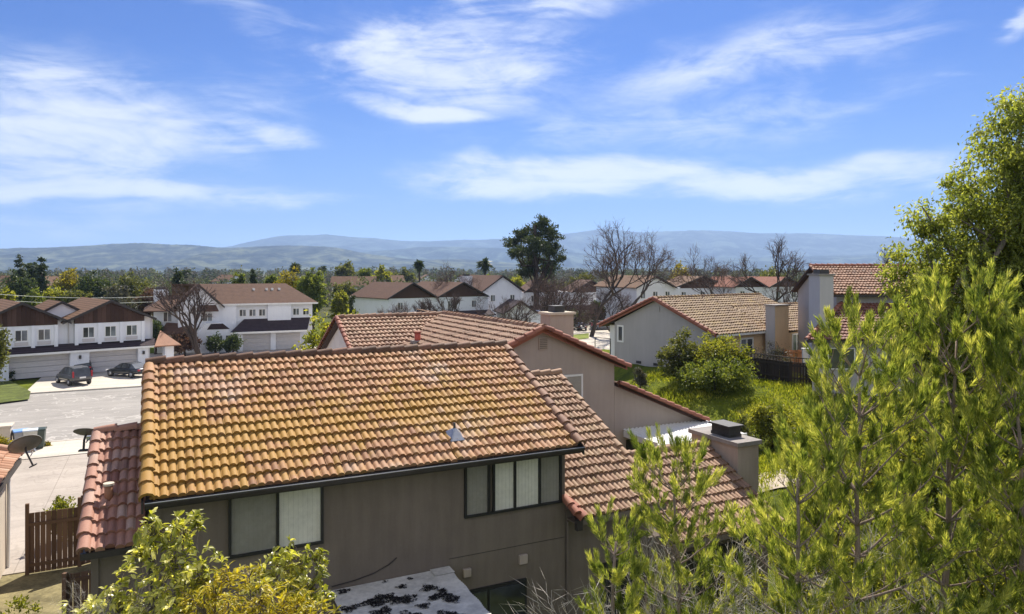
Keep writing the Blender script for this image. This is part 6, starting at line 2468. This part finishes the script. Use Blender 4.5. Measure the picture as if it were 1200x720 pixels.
# ------------------------------------------------------------------ cars
def car(label, loc, rz, paint, kind='sedan', group=None):
    r = thing('parked_car', label, 'car', loc, rz, group)
    suv = kind == 'suv'
    Lc, Wc, Hc_ = (4.5, 1.82, 1.66) if suv else (4.55, 1.80, 1.42)
    pm, g, b, o = new_mat('car_paint')
    b.inputs['Base Color'].default_value = paint + (1,)
    b.inputs['Metallic'].default_value = .35
    b.inputs['Roughness'].default_value = .28
    b.inputs['Coat Weight'].default_value = .6
    # stations from rear (x=0) to front: body side profile as lofted sections
    if suv:
        st = [(0, .45, .95, .80), (.12, .33, 1.02, .88), (.9, .27, 1.02, .91), (2.6, .27, 1.0, .91), (3.4, .27, .97, .90), (4.1, .30, .88, .86), (4.42, .38, .72, .76), (4.5, .45, .60, .66)]
        gh = [(.06, .98, .80), (.30, Hc_ - .05, .66), (.9, Hc_, .68), (2.1, Hc_ - .02, .68), (2.6, Hc_ - .10, .66), (3.45, .99, .80)]
    else:
        st = [(0, .5, .82, .74), (.1, .34, .93, .82), (.8, .26, .96, .90), (2.3, .24, .93, .90), (3.3, .24, .88, .89), (4.1, .28, .74, .84), (4.45, .36, .62, .74), (4.55, .44, .54, .62)]
        gh = [(.35, .93, .76), (1.05, Hc_ - .06, .60), (1.6, Hc_, .62), (2.3, Hc_ - .03, .62), (2.55, Hc_ - .08, .61), (3.35, .90, .78)]
    V, Fq = [], []
    for (x, zb, zt, hw) in st:
        sec = [(-hw * .9, zb), (-hw, zb + .18), (-hw * 1.01, (zb + zt) / 2), (-hw * .97, zt - .08), (-hw * .85, zt), (0, zt + .03), (hw * .85, zt), (hw * .97, zt - .08), (hw * 1.01, (zb + zt) / 2), (hw, zb + .18), (hw * .9, zb)]
        V += [(x - Lc / 2, y, z) for y, z in sec]
    m = 11
    for i in range(len(st) - 1):
        for k in range(m):
            a, c = i * m + k, i * m + (k + 1) % m
            Fq.append((a, c, c + m, a + m))
    mb = MB()
    mb.add(V, Fq + [tuple(range(m))[::-1], tuple(range((len(st) - 1) * m, len(st) * m))])
    bo = mb.build('body', pm, r, True)
    sm = bo.modifiers.new('s', 'SUBSURF')
    sm.levels = sm.render_levels = 1
    mb = MB()
    V, Fq = [], []
    for (x, z, hw) in gh:
        base = .9
        V += [(x - Lc / 2, -.80, base), (x - Lc / 2, -hw, z), (x - Lc / 2, hw, z), (x - Lc / 2, .80, base)]
    for i in range(len(gh) - 1):
        for k in range(3):
            a, c = i * 4 + k, i * 4 + k + 1
            Fq.append((a, c, c + 4, a + 4))
    mb.add(V, Fq + [(0, 1, 2, 3)[::-1], tuple(4 * (len(gh) - 1) + k for k in range(4))])
    mb.build('windows', M['glass'], r)
    mb = MB()
    x0, x1 = gh[1][0] + .05, gh[-2][0] - .02
    hz0 = gh[1][1] - .01
    mb.add([(x0 - Lc / 2, -.66, hz0), (x0 - Lc / 2, .66, hz0), (gh[2][0] - Lc / 2, .68, Hc_ + .015), (gh[2][0] - Lc / 2, -.68, Hc_ + .015), (gh[3][0] - Lc / 2, -.68, gh[3][1] + .015), (gh[3][0] - Lc / 2, .68, gh[3][1] + .015), (x1 - Lc / 2, -.66, gh[-2][1] + .015), (x1 - Lc / 2, .66, gh[-2][1] + .015)],
           [(0, 1, 2, 3), (3, 2, 5, 4), (4, 5, 7, 6)])
    mb.build('roof', pm, r)
    for sx in (gh[3][0], gh[1][0] + .3):
        for s in (-1, 1):
            mb = MB()
            mb.tube([(sx - Lc / 2, s * .80, .93), (sx - Lc / 2 - .05, s * .66, Hc_ - .03)], .03, 5)
            mb.build('pillar', pm, r)
    for x in (.85, Lc - .85):
        for s in (-1, 1):
            mb = MB()
            mb.tube([(x - Lc / 2, s * (Wc / 2 - .2), .33), (x - Lc / 2, s * (Wc / 2 + .012), .33)], .33, 18)
            w = mb.build('wheel', M['ventdark'], r, True)
            mb = MB()
            mb.tube([(x - Lc / 2, s * (Wc / 2 - .05), .33), (x - Lc / 2, s * (Wc / 2 + .02), .33)], .19, 12)
            mb.build('rim', M['metalvent'], w, True)
    red = mat_plain('tail_lamp', (.42, .03, .04), .3, .1)
    for s in (-1, 1):
        mb = MB()
        if suv:
            mb.box(-Lc / 2 - .01, -Lc / 2 + .16, s * .78 - .06, s * .78 + .06, .80, 1.35)
        else:
            mb.box(-Lc / 2 - .015, -Lc / 2 + .1, s * .62 - .13, s * .62 + .13, .68, .84)
        mb.build('tail_light', red, r, bevel=.02)
        mb = MB()
        mb.box(Lc / 2 - .2, Lc / 2 - .03, s * .62 - .12, s * .62 + .12, .52, .66)
        mb.build('headlight', M['whitetrim'], r, bevel=.02)
    mb = MB()
    zc = .78 if suv else .60
    mb.box(-Lc / 2 - .03, -Lc / 2 + .02, -.26, .26, zc - .08, zc + .06)
    mb.build('number_plate', M['whitetrim'], r)
    mb = MB()
    mb.box(-Lc / 2 - .05, -Lc / 2 + .15, -.72, .72, .38, .52)
    mb.build('bumper', M['fascia'] if suv else pm, r, bevel=.03)
    r.scale = (.88, .88, .88)
    return r


# L1 front normal points to the viewer's right; cars stand across the drive
A1 = math.atan2(.68, .733)
c0 = G(86, 449.5, .11)
car('silver grey estate car with red tail lights on the left driveway', c0, A1 + R(98), (.10, .10, .105), 'suv', 'cars on the townhouse drives')
c1 = G(96, 437, .11)
car('black car half hidden behind the silver grey estate', c1, A1 + R(80), (.012, .012, .013), 'sedan', 'cars on the townhouse drives')
c2 = G(150, 441, .11)
car('dark saloon with bright rear window at the right garage', c2, A1 + R(115), (.03, .035, .042), 'sedan', 'cars on the townhouse drives')
car('silver blue estate car parked beyond the tall bare tree', G(706, 386.5, 0), R(8), (.25, .27, .31), 'suv', 'cars in the middle distance')
car('dark car nose just left of the tall bare tree trunk', G(679, 387, 0), R(100), (.03, .03, .035), 'sedan', 'cars in the middle distance')
quad_sheet('lawn', [G(642, 404), G(690, 397), G(690, 391), G(640, 396)], .06, mat_plain('lawn_sunny', (.16, .19, .03), 1.0, .3, 1.2))

# overhead wires across the left background
for i, (ya, yb) in enumerate(((343, 347), (350, 353))):
    a, c = np.array(P(-30, ya, 96)), np.array(P(200, yb, 100))
    b = MB()
    b.tube([a + (c - a) * t + (0, 0, -.5 * math.sin(t * math.pi)) for t in np.linspace(0, 1, 10)], .025, 4)
    o = b.build('overhead_wire', M['whitetrim'])
    tag(o, ['pale overhead wire across the trees at left, upper one', 'pale overhead wire across the trees at left, lower one'][i], 'wire')
